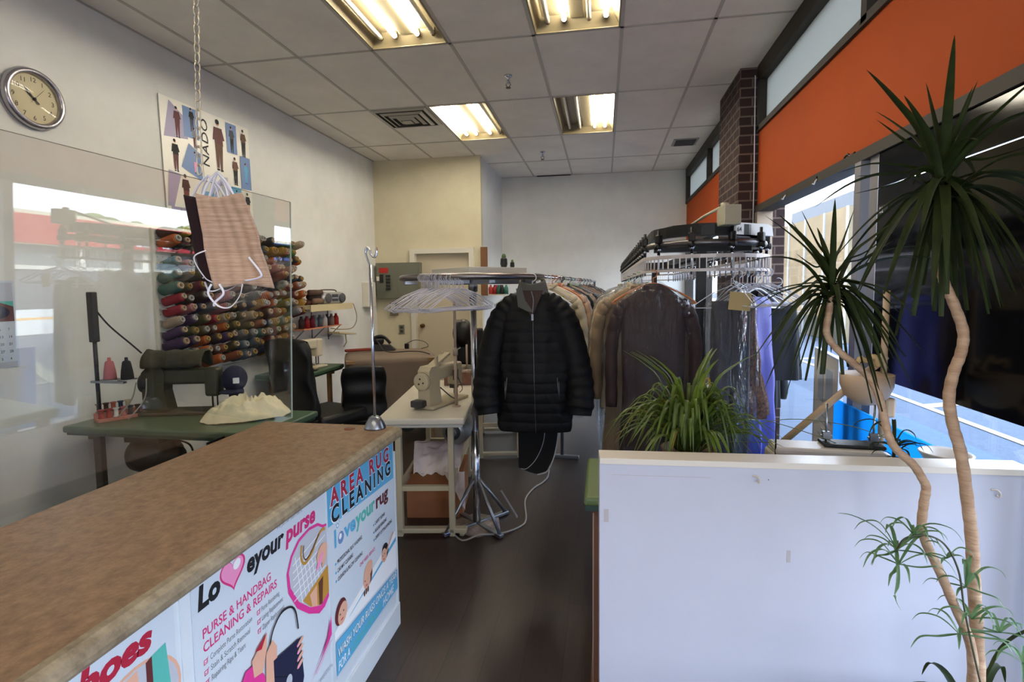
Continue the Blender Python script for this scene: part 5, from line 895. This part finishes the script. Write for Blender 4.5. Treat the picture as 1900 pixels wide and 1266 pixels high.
def along(r, step):
    P = [Vector((x, y, 0)) for x, y in oval(r, n=40)]; P.append(P[0]); out = []; acc = 0
    for i in range(len(P)-1):
        d = (P[i+1]-P[i]).length
        while acc <= d: q = P[i].lerp(P[i+1], acc/d); tg = (P[i+1]-P[i]).normalized(); out.append((q, tg)); acc += step
        acc -= d
    return out
for q, tg in along(.34, .034): mb.box((q.x, q.y, 1.64), (.005, .006, .055), 0, math.atan2(tg.y, tg.x))
obj('slotted_rail', mb, RAIL, t)
tro = MB(); tro.box((0, 0, 1.775), (.034, .034, .05), 0, None, .008); tro.cyl((0, -.022, 1.735), (0, .022, 1.735), .017, seg=10); tro.cyl((0, 0, 1.69), (0, 0, 1.825), .008, seg=8)
trm = mesh('trolley', tro, BLACKM); rod = MB(); rod.cyl((0, 0, 1.58), (0, 0, 1.76), .006, seg=8); rod.ell((0, 0, 1.72), (.012, .012, .012)); rodm = mesh('trolley_rod', rod, CHROME)
for q, tg in along(.33, .2):
    c = obj('trolley', trm, None, t, (q.x, q.y, 0), math.atan2(tg.y, tg.x)); obj('trolley_rod', rodm, None, c)
for k, (x, y, w) in enumerate(((0, .08, .055), (0, 3.0, .055))):
    mb = MB(); mb.b2(x-w/2, x+w/2, y-w/2, y+w/2, 0, 1.78, 0, .004); mb.b2(x-.27, x+.27, y-.035, y+.035, 1.72, 1.76); mb.b2(x-.27, x+.27, y-.04, y+.04, 0, .03); obj('post', mb, BLACK, t)
mb = MB(); mb.prism([(-.27, 0), (-.2, -.2), (-.08, -.29), (.08, -.29), (.2, -.2), (.27, 0), (.27, .3), (-.27, .3)], (0, 0, 1.835), (1, 0, 0), (0, 1, 0), (0, 0, 1), .012); obj('top_plate', mb, BLACKM, t)
mb = MB(); mb.box((.06, -.33, 1.875), (.085, .11, .10), 0, R(8), .004); mb.cyl((.04, -.33, 1.92), (.04, -.33, 1.94), .02, seg=12); mb.tube([(.02, -.3, 1.92), (-.04, -.22, 1.89), (-.1, -.12, 1.85)], .008, 6); obj('motor_housing', mb, mat('motor_beige', (190, 184, 160), .35, metal=.3), t)
mb = MB(); mb.prism([(-.15, 0), (.15, 0), (.14, .05), (.11, .062), (-.11, .062), (-.14, .05)], (.22, -.20, 1.785), (.8, .6, 0), (0, 0, 1), (-.6, .8, 0), .12); mb.text('64', (.112, -.285, 1.80), Vector((.8, .6, 0)), V_, .035, None, 1, .01)
obj('white_end_cover', mb, [WPL, INK], t)
CG = 'wrapped clothes on the conveyor'
SU = cloth('brown_suit', (46, 25, 24), rough=.7)
garment('dark brown suit jacket in glossy plastic, frontmost on the conveyor', (.27, 3.0, 1.61), R(-5), SU, 'suit', .35, .98, .06, 1, True, CG, 'wood', 'jacket', .15)
garment('dark grey pinstripe garment in clear plastic with a paper tag, beside the conveyor post', (.65, 2.88, 1.60), R(12), cloth('grey_stripe', (58, 56, 62)), 'trousers', .24, .95, .05, 2, True, CG, 'wire', 'trousers', .2, True)
garment('bright periwinkle satin dress hanging at the window end of the conveyor', (.84, 3.12, 1.575), R(40), cloth('periwinkle', (100, 102, 200), rough=.5), 'dress', .26, .92, .05, 5, False, CG, 'plastic', 'dress')
garment('leopard print garment strip between the grey and the periwinkle clothes', (.775, 3.06, 1.58), R(75), mat('leopard', (120, 84, 60), .8, col2=(30, 20, 18), vs=70), 'dress', .2, .7, .04, 6, False, CG, 'wire', 'dress')
garment('short black skirt against the window beyond the periwinkle dress', (1.0, 3.28, 1.56), R(10), BLACKF, 'skirt', .26, .52, .04, 7, False, CG, 'wire', 'skirt')
garment('longer black skirt hidden behind the short black one at the window', (.97, 3.42, 1.56), R(20), BLACKF, 'skirt', .2, .72, .04, 8, False, CG, 'wire', 'skirt')
garment('black jacket collar showing behind the leopard print strip', (.92, 3.4, 1.59), R(30), BLACKF, 'suit', .3, .5, .05, 9, False, CG, 'black', 'jacket')
CV = [('tan', (160, 134, 104), 'coat', .42, 1.02, 1), ('beige', (196, 176, 146), 'shirt', .44, .8, 1), ('grey taupe', (122, 112, 104), 'suit', .46, .85, 1), ('pale grey', (168, 164, 160), 'shirt', .44, .9, 1), ('dark grey', (60, 60, 64), 'suit', .46, .85, 1), ('cream', (206, 196, 172), 'coat', .46, 1.05, 1), ('olive grey', (108, 106, 92), 'suit', .46, .85, 1), ('ash', (146, 142, 142), 'shirt', .46, .85, 1), ('blackish', (30, 28, 30), 'coat', .48, 1.0, 1), ('sand', (184, 166, 138), 'shirt', .46, .9, 1), ('smoke', (110, 112, 118), 'suit', .46, .9, 1), ('stone', (150, 144, 132), 'shirt', .46, .85, 1)]
for k, (n_, c, kd, w, L_, wr) in enumerate(CV):
    garment('%s %s in plastic on the conveyor aisle side, %s behind the brown suit' % (n_, {'shirt': 'shirt', 'coat': 'coat', 'suit': 'jacket'}[kd], ORD[k]), (.215, 3.2+k*.22, 1.61), R(rr.uniform(-10, 10)), cloth('cv_'+n_.replace(' ', '_'), c), kd, w, L_, .05, k+20, bool(wr), CG, ['wire', 'green', 'wire', 'black'][k % 4], {'shirt': 'shirt', 'coat': 'coat', 'suit': 'jacket'}[kd], .35)
for k in range(14):
    a = R(-75+k*9); x, y = .57+.34*math.cos(a), 3.2+.34*math.sin(a); tag(obj('wire_hanger', HM['wire'], None, None, (x, y, 1.612), a+R(rr.uniform(-20, 20))), 'empty white hanger at the rounded window end of the conveyor, %s around the bend' % ORD[k], 'hanger', 'empty hangers on the conveyor')

# ================================================================== WHITE PARTITION AND PLANTS
t = thing('white_partition', 'low white partition with a pale capped ledge in the right foreground', 'partition', (0, 0, 0))
PW = mat('partition_white', (190, 190, 203), .42, var=.02, vs=2)
mb = MB(); q = math.atan2(.068, 1.34); ux = Vector((math.cos(q), math.sin(q), 0)); uy = Vector((-math.sin(q), math.cos(q), 0)); Mx = Matrix.Rotation(q, 4, 'Z'); Mx.translation = Vector((-.012, 1.742, 0))
mb.M = Mx; mb.b2(0, 1.312, .004, .085, 0, .93, 0); obj('panel', mb, PW, t)
mb = MB(); mb.M = Mx; mb.b2(0, 1.312, .0, .092, .93, .95, 0, .0015); obj('ledge', mb, mat('ledge_pale', (218, 208, 196), .3), t)
mb = MB(); mb.M = Mx
for (x, z) in ((.5, .905), (1.2, .885)): mb.tube(spline([(x-.012, 0, z), (x, -.006, z), (x+.006, -.01, z-.008), (x+.006, -.008, z-.02), (x-.0, -.004, z-.016)]), .003, 6)
obj('adhesive_hook', mb, mat('hook_pale', (206, 192, 180), .4), t)
mb = MB(); mb.M = Mx
mb.b2(.04, .36, .0033, .0041, .893, .8945); mb.b2(.014, .03, .0033, .0041, .73, .775); mb.b2(.6, .612, .0033, .0041, .62, .66)
obj('scuff_marks', mb, mat('scuff', (176, 168, 170), .7), t)
t = thing('green_table', 'light green-topped work table behind the white partition', 'table', (.53, 2.12, 0)); mb = MB(); mb.box((0, 0, .735), (1.2, .46, .035), 0, None, .012, 3); mb.box((0, 0, .71), (1.19, .45, .02), 1); obj('tabletop', mb, [LGREEN, GREENE], t)
for sx_ in (-1, 1):
    mb = MB(); x = sx_*.55; mb.b2(x-.02, x+.02, -.2, -.15, .03, .7); mb.b2(x-.02, x+.02, .15, .2, .03, .7); mb.b2(x-.025, x+.025, -.22, .22, 0, .035); obj('leg', mb, mat('leg_redwood', (120, 78, 56), .5), t)
mb = MB(); mb.tube([(-.035, 1.88, .7), (-.036, 1.876, .35), (-.037, 1.874, .01)], .002, 5); tag(obj('hanging_string', mb, mat('string', (190, 170, 150), .8)), 'thin string hanging down from the green table corner', 'string')
# white machine and things on the table behind the ledge
t = thing('overlock_machine', 'long low white sewing machine lying behind the partition ledge', 'sewing machine', (.82, 2.06, .753), R(-4)); mb = MB(); mb.box((0, 0, .075), (.42, .14, .15), 0, None, .015, 3); mb.box((-.02, 0, .162), (.36, .12, .03), 0, None, .01); obj('case', mb, mat('machine_white', (212, 204, 196), .35), t)
mb = MB(); mb.text('BERNETTE', (-.1, -.071, .11), (1, 0, 0), (0, 0, 1), .022, .09, 0, .01) if False else [mb.b2(-.09+.012*k, -.082+.012*k, -.0725, -.07, .123, .131) for k in range(7)]; mb.b2(.05, .11, -.0725, -.07, .12, .135); obj('case_marks', mb, INK, t)
mb = MB(); mb.b2(-.03, .17, -.03, .05, .178, .19, 0, .004); obj('black_tray', mb, BLACK, t)
for k, x in enumerate((-.01, .145)):
    mb = MB(); mb.cyl((x, .02, .18), (x, .02, .33), .004, seg=8); mb.b2(x-.014, x+.014, .01, .03, .195, .225, 0, .003); mb.cyl((x-.02, .02, .21), (x+.02, .02, .21), .004, seg=6); obj('thread_pin', mb, STEEL, t)
mb = MB(); mb.tube([(.0, 0, 0), (.0, 0, .12)], .003, 6); mb.box((.004, 0, .11), (.012, .006, .016)); tag(obj('needle_post', mb, BLACKM, None, (.62, 2.02, .9)), 'short dark metal needle post at the plant end of the white machine', 'post')
# beige lamp arm with round shade
BE = mat('arm_beige', (176, 150, 122), .45)
t = thing('articulated_lamp', 'beige jointed lamp with a rounded shade and crossing diagonal arm by the window', 'lamp', (1.11, 2.32, .753)); mb = MB(); mb.cyl((0, 0, 0), (0, 0, .74), .012, seg=14); mb.lathe([(.07, 0), (.07, .015), (0, .02)]); mb.box((.02, -.01, .27), (.04, .03, .08), 0, None, .01); obj('pole', mb, BE, t)
mb = MB(); mb.cyl((-.37, .02, .1), (0.005, 0, .475), .014, seg=14); mb.box((-.02, 0, .455), (.07, .03, .03), 0, Matrix.Rotation(-.8, 4, 'Y'), .006); obj('arm', mb, BE, t)
mb = MB(); mb.lathe([(0, -.13), (.04, -.12), (.075, -.09), (.092, -.045), (.094, 0), (.088, .0), (.07, .0), (.03, .01), (0, .012)], (-.075, -.03, .41), (0, 0, 1), 28); obj('shade', mb, mat('shade_beige', (190, 164, 140), .45), t)
mb = MB(); mb.tube(spline([(-.11, -.02, .44), (-.1, -.03, .47), (-.07, -.02, .46), (-.05, -.03, .48), (-.03, -.02, .44)]), .01, 6); mb.ell((-.1, -.02, .46), (.015, .012, .012), 1, 8, 6); obj('spring_joint', mb, [mat('joint_tan', (200, 170, 120), .5), BLACK], t)
t = thing('white_bowl', 'empty white plant bowl standing at the window end behind the ledge', 'bowl', (1.16, 2.0, .753)); mb = MB(); mb.lathe([(0, .0), (.04, 0), (.045, .12), (.06, .155), (.075, .18), (.078, .184), (.075, .187), (.068, .179), (.05, .14), (0, .12)], seg=32); obj('bowl', mb, mat('bowl_white', (216, 204, 192), .35), t)
# leaves
def blade(mb, pts, w, m=0, fold=.25, cut=False):
    P = spline(pts, 5); n = len(P); vs = []
    for i, p in enumerate(P):
        tg = (P[min(i+1, n-1)]-P[max(i-1, 0)]).normalized(); side = tg.cross(Vector((0, 0, 1)))
        side = side.normalized() if side.length > .15 else tg.cross(Vector((.3, .8, 0))).normalized(); up = side.cross(tg); k = i/(n-1); ww = w*(min(1, .45+k*3)*(1-k**3 if not cut else 1-.55*k))
        vs += [p-side*ww/2+up*ww*fold, p, p+side*ww/2+up*ww*fold]
    fs = []
    for i in range(n-1): b = 3*i; fs += [[b, b+1, b+4, b+3], [b+1, b+2, b+5, b+4]]
    mb.add(vs, fs, m)
def leafmat(name, c1, c2, rough=.35, tl_=.3):
    m = mat(name, c1, rough, col2=c2, vs=14); p = m.node_tree.nodes['Principled BSDF']; N = m.node_tree.nodes; L = m.node_tree.links
    out = [x for x in N if x.type == 'OUTPUT_MATERIAL'][0]; tl = N.new('ShaderNodeBsdfTranslucent'); tl.inputs[0].default_value = rgb(tuple(min(255, x*1.25) for x in c1)); mx = N.new('ShaderNodeMixShader'); mx.inputs[0].default_value = tl_
    L.new(p.outputs[0], mx.inputs[1]); L.new(tl.outputs[0], mx.inputs[2]); L.new(mx.outputs[0], out.inputs[0]); return m
SPG = leafmat('spider_leaf', (106, 124, 48), (58, 76, 28)); DRG = leafmat('dracaena_leaf', (50, 60, 24), (24, 34, 14), .6, .16); DRG.node_tree.nodes['Principled BSDF'].inputs['Specular IOR Level'].default_value = .25; YEL = leafmat('leaf_yellow', (186, 160, 60), (150, 110, 50)); SPL = leafmat('offshoot_leaf', (110, 142, 96), (60, 92, 58))
rr = random.Random(21)
t = thing('spider_plant', 'bushy spider plant with long arching leaves standing behind the partition ledge', 'plant', (.33, 2.12, .753)); mb = MB(); mb.lathe([(0, 0), (.075, 0), (.1, .12), (.106, .13), (.098, .132), (.09, .12), (0, .115)], seg=28); obj('pot', mb, mat('pot_brown', (140, 100, 74), .6), t)
mb = MB()
for k in range(170):
    a = rr.uniform(0, 2*PI); el = rr.uniform(.05, 1.0); L_ = rr.uniform(.2, .36); d = Vector((math.cos(a), math.sin(a)*.75, 0)); up = .10+.20*(1-el)*rr.uniform(.6, 1.1); r0 = .05*rr.random()
    if k < 10: el = .25; L_ = .36; up = .34
    b = Vector((0, 0, .12))+d*r0; p1 = b+d*L_*.3*(.3+el)+Vector((0, 0, up*.75)); p2 = b+d*L_*.68*(.35+el*.75)+Vector((0, 0, up)); p3 = b+d*L_*(.4+el*.75)+Vector((0, 0, up*(1.15 if k < 10 else rr.uniform(-.1, .75))))
    blade(mb, [b, p1, p2, p3], rr.uniform(.014, .024), 1 if rr.random() < .04 else 0)
obj('foliage', mb, [SPG, YEL], t)
mb = MB()
for pts in ([(.05, -.05, .2), (.2, -.06, .27), (.42, -.06, .22), (.62, -.08, .14), (.66, -.1, .1)], [(.1, 0, .18), (.35, .02, .25), (.6, .02, .23), (.78, .0, .16)], [(.05, 0, .16), (.3, -.02, .17), (.55, -.04, .18), (.72, .0, .22)], [(.1, -.03, .2), (.16, -.1, .2), (.19, -.2, .17), (.195, -.35, .14)]): mb.tube(spline(pts), .0016, 5)
obj('runner', mb, mat('runner_green', (96, 100, 60), .6), t)
def tuft(mb, c, n, L_, w, seed, up=.3, m=0):
    q = random.Random(seed); c = Vector(c)
    for k in range(n):
        a = 2*PI*k/n+q.uniform(-.3, .3); d = Vector((math.cos(a), math.sin(a)*.7, 0)); l = L_*q.uniform(.6, 1.1); h = q.uniform(-.2, up+.6); blade(mb, [c, c+d*l*.4+Vector((0, 0, h*l*.6)), c+d*l*.8+Vector((0, 0, h*l*.6)), c+d*l+Vector((0, 0, (h-.4)*l*.6))], w, m)
t = thing('small_dracaena', 'small spiky young plant between the white machine and the white bowl', 'plant', (.99, 1.98, .753)); mb = MB(); mb.lathe([(0, 0), (.035, 0), (.042, .07), (0, .07)]); obj('pot', mb, BLACK, t); mb = MB(); mb.cyl((0, 0, .06), (0, 0, .2), .006, seg=8); tuft(mb, (0, 0, .2), 12, .13, .012, 4, .8); tuft(mb, (0, 0, .17), 8, .10, .01, 5, .3); obj('foliage', mb, DRG, t)
# large dracaena with two stems
t = thing('tall_dracaena', 'tall twin-stemmed dracaena with spiky crowns in front of the white partition', 'plant', (.9, 1.42, 0))
mb = MB(); mb.lathe([(0, 0), (.13, 0), (.17, .26), (.18, .28), (.165, .28), (.155, .25), (0, .24)], seg=36); obj('pot', mb, mat('pot_terracotta', (150, 92, 66), .7), t); 
mb = MB(); mb.lathe([(.155, .245), (0, .25)], seg=30); obj('soil', mb, mat('soil', (48, 36, 28), .95, var=.3, vs=40), t)
STEM = mat('cane_bark', (196, 164, 134), .65, col2=(160, 124, 96), vs=9, stretch=(1, 1, 5), bump=.4, bs=40)
def off(p): return (p[0]-.9, p[1]-1.42, p[2])
S2 = [(.93, 1.44, .24), (.94, 1.45, .507), (.92, 1.45, .742), (.908, 1.45, .881), (.894, 1.45, .977), (.875, 1.45, 1.094), (.854, 1.45, 1.167), (.842, 1.45, 1.238), (.85, 1.45, 1.302), (.863, 1.45, 1.347), (.866, 1.45, 1.4), (.844, 1.45, 1.465), (.821, 1.45, 1.518), (.812, 1.45, 1.56), (.802, 1.45, 1.658), (.81, 1.45, 1.754)]
S1 = [(.91, 1.42, .24), (.908, 1.42, .5), (.899, 1.42, .622), (.853, 1.42, .735), (.821, 1.42, .81), (.787, 1.43, .895), (.786, 1.43, .967), (.79, 1.43, 1.012), (.781, 1.43, 1.035), (.759, 1.43, 1.07), (.723, 1.43, 1.104), (.704, 1.43, 1.134), (.695, 1.44, 1.183), (.68, 1.44, 1.241), (.66, 1.45, 1.285), (.625, 1.45, 1.319), (.587, 1.45, 1.353), (.56, 1.45, 1.394), (.563, 1.45, 1.45), (.568, 1.45, 1.505)]
for nm, S, r0, r1 in (('stem', S2, .0145, .010), ('stem', S1, .0115, .008)):
    P = spline([off(p) for p in S], 6); n = len(P); mb = MB(); mb.tube(P, [(r0+(r1-r0)*i/n)*(1+.05*math.sin(i*2.1)) for i in range(n)], 14); obj(nm, mb, STEM, t)
def crown(mb, c, n, L_, w, seed, explicit):
    q = random.Random(seed); c = Vector(c)
    for e in explicit:
        tip = Vector(e); dv = tip-c; mid = c+dv*.5+Vector((0, 0, .05*dv.length if dv.z > -.1 else .12*dv.length)); blade(mb, [c, c+dv*.2+Vector((0, 0, .03)), mid, tip], w*1.1, 0, cut=dv.z < -.1)
    for k in range(n):
        a = q.uniform(0, 2*PI); el = q.uniform(-1.2, .85) if k % 3 else q.uniform(-1.3, -.5); l = L_*q.uniform(.65, 1.05); d = Vector((math.cos(a)*math.cos(el), math.sin(a)*math.cos(el)*.8, math.sin(el))); g = Vector((0, 0, -.10*l)) if el < .6 else Vector((0, 0, 0)); u0 = Vector((0, 0, .06*l))
        blade(mb, [c+Vector((0, 0, q.uniform(-.06, .02))), c+d*l*.3+u0*1.4, c+d*l*.65+u0, c+d*l+g], w*q.uniform(.8, 1.15), 0, cut=el < -1.0)
mb = MB(); crown(mb, off((.812, 1.46, 1.765)), 56, .36, .021, 5, [off(p) for p in ((.76, 1.45, 2.0), (.815, 1.45, 2.05), (.655, 1.45, 1.92), (.60, 1.42, 1.78), (.63, 1.5, 1.75), (.84, 1.4, 1.98), (.89, 1.5, 2.0), (.99, 1.45, 1.84), (.98, 1.45, 1.56), (.80, 1.42, 1.44), (.755, 1.45, 1.44), (.72, 1.45, 1.39), (.66, 1.5, 1.56), (.93, 1.4, 1.5), (.90, 1.5, 1.45))]); obj('upper_crown', mb, [DRG, YEL], t)
mb = MB(); crown(mb, off((.568, 1.45, 1.515)), 46, .29, .0165, 8, [off(p) for p in ((.49, 1.45, 1.71), (.47, 1.47, 1.69), (.615, 1.45, 1.71), (.71, 1.45, 1.63), (.70, 1.4, 1.66), (.40, 1.45, 1.49), (.42, 1.43, 1.44), (.48, 1.45, 1.6), (.50, 1.45, 1.31), (.55, 1.45, 1.29), (.6, 1.45, 1.29), (.64, 1.45, 1.34), (.73, 1.43, 1.34), (.68, 1.45, 1.35), (.45, 1.45, 1.37))]); obj('lower_crown', mb, [DRG, YEL], t)
mb = MB(); tuft(mb, off((.93, 1.45, .34)), 12, .30, .022, 12, .5); blade(mb, [off(p) for p in ((.9, 1.42, .36), (.84, 1.4, .5), (.76, 1.38, .53), (.74, 1.36, .52))], .022); blade(mb, [off(p) for p in ((.95, 1.45, .5), (1.0, 1.45, .62), (1.1, 1.45, .68), (1.18, 1.45, .70))], .012); obj('basal_leaves', mb, DRG, t)
t = thing('spider_plant_runner', 'trailing spider plant runner with pale-edged plantlets between the dracaena stems', 'plant', (.98, 1.32, .26)); mb = MB()
def o2(p): return (p[0]-.98, p[1]-1.32, p[2]-.26)
mb.tube(spline([o2(p) for p in ((.96, 1.36, .28), (.9, 1.38, .55), (.865, 1.39, .72), (.84, 1.38, .83), (.80, 1.37, .90), (.755, 1.37, .918), (.715, 1.37, .905), (.70, 1.37, .87), (.705, 1.37, .83))]), .0022, 6); obj('runner_stem', mb, mat('runner_dark', (70, 72, 50), .6), t)
mb = MB()
for c, n, l, s_ in (((.70, 1.37, .875), 11, .13, 1), ((.705, 1.37, .84), 9, .12, 2), ((.735, 1.37, .915), 8, .08, 3), ((.815, 1.38, .86), 6, .055, 4), ((.87, 1.4, .78), 8, .09, 5), ((.885, 1.4, .70), 8, .10, 6), ((.96, 1.42, .66), 8, .09, 7), ((.86, 1.4, .66), 7, .12, 8), ((1.0, 1.4, .6), 7, .12, 9)): tuft(mb, o2(c), n, l, .0085, s_, .6)
blade(mb, [o2(p) for p in ((.705, 1.37, .84), (.70, 1.36, .79), (.695, 1.36, .76), (.71, 1.36, .73))], .008); blade(mb, [o2(p) for p in ((.70, 1.37, .88), (.65, 1.37, .93), (.60, 1.37, .955), (.565, 1.37, .96))], .009); obj('plantlets', mb, SPL, t)
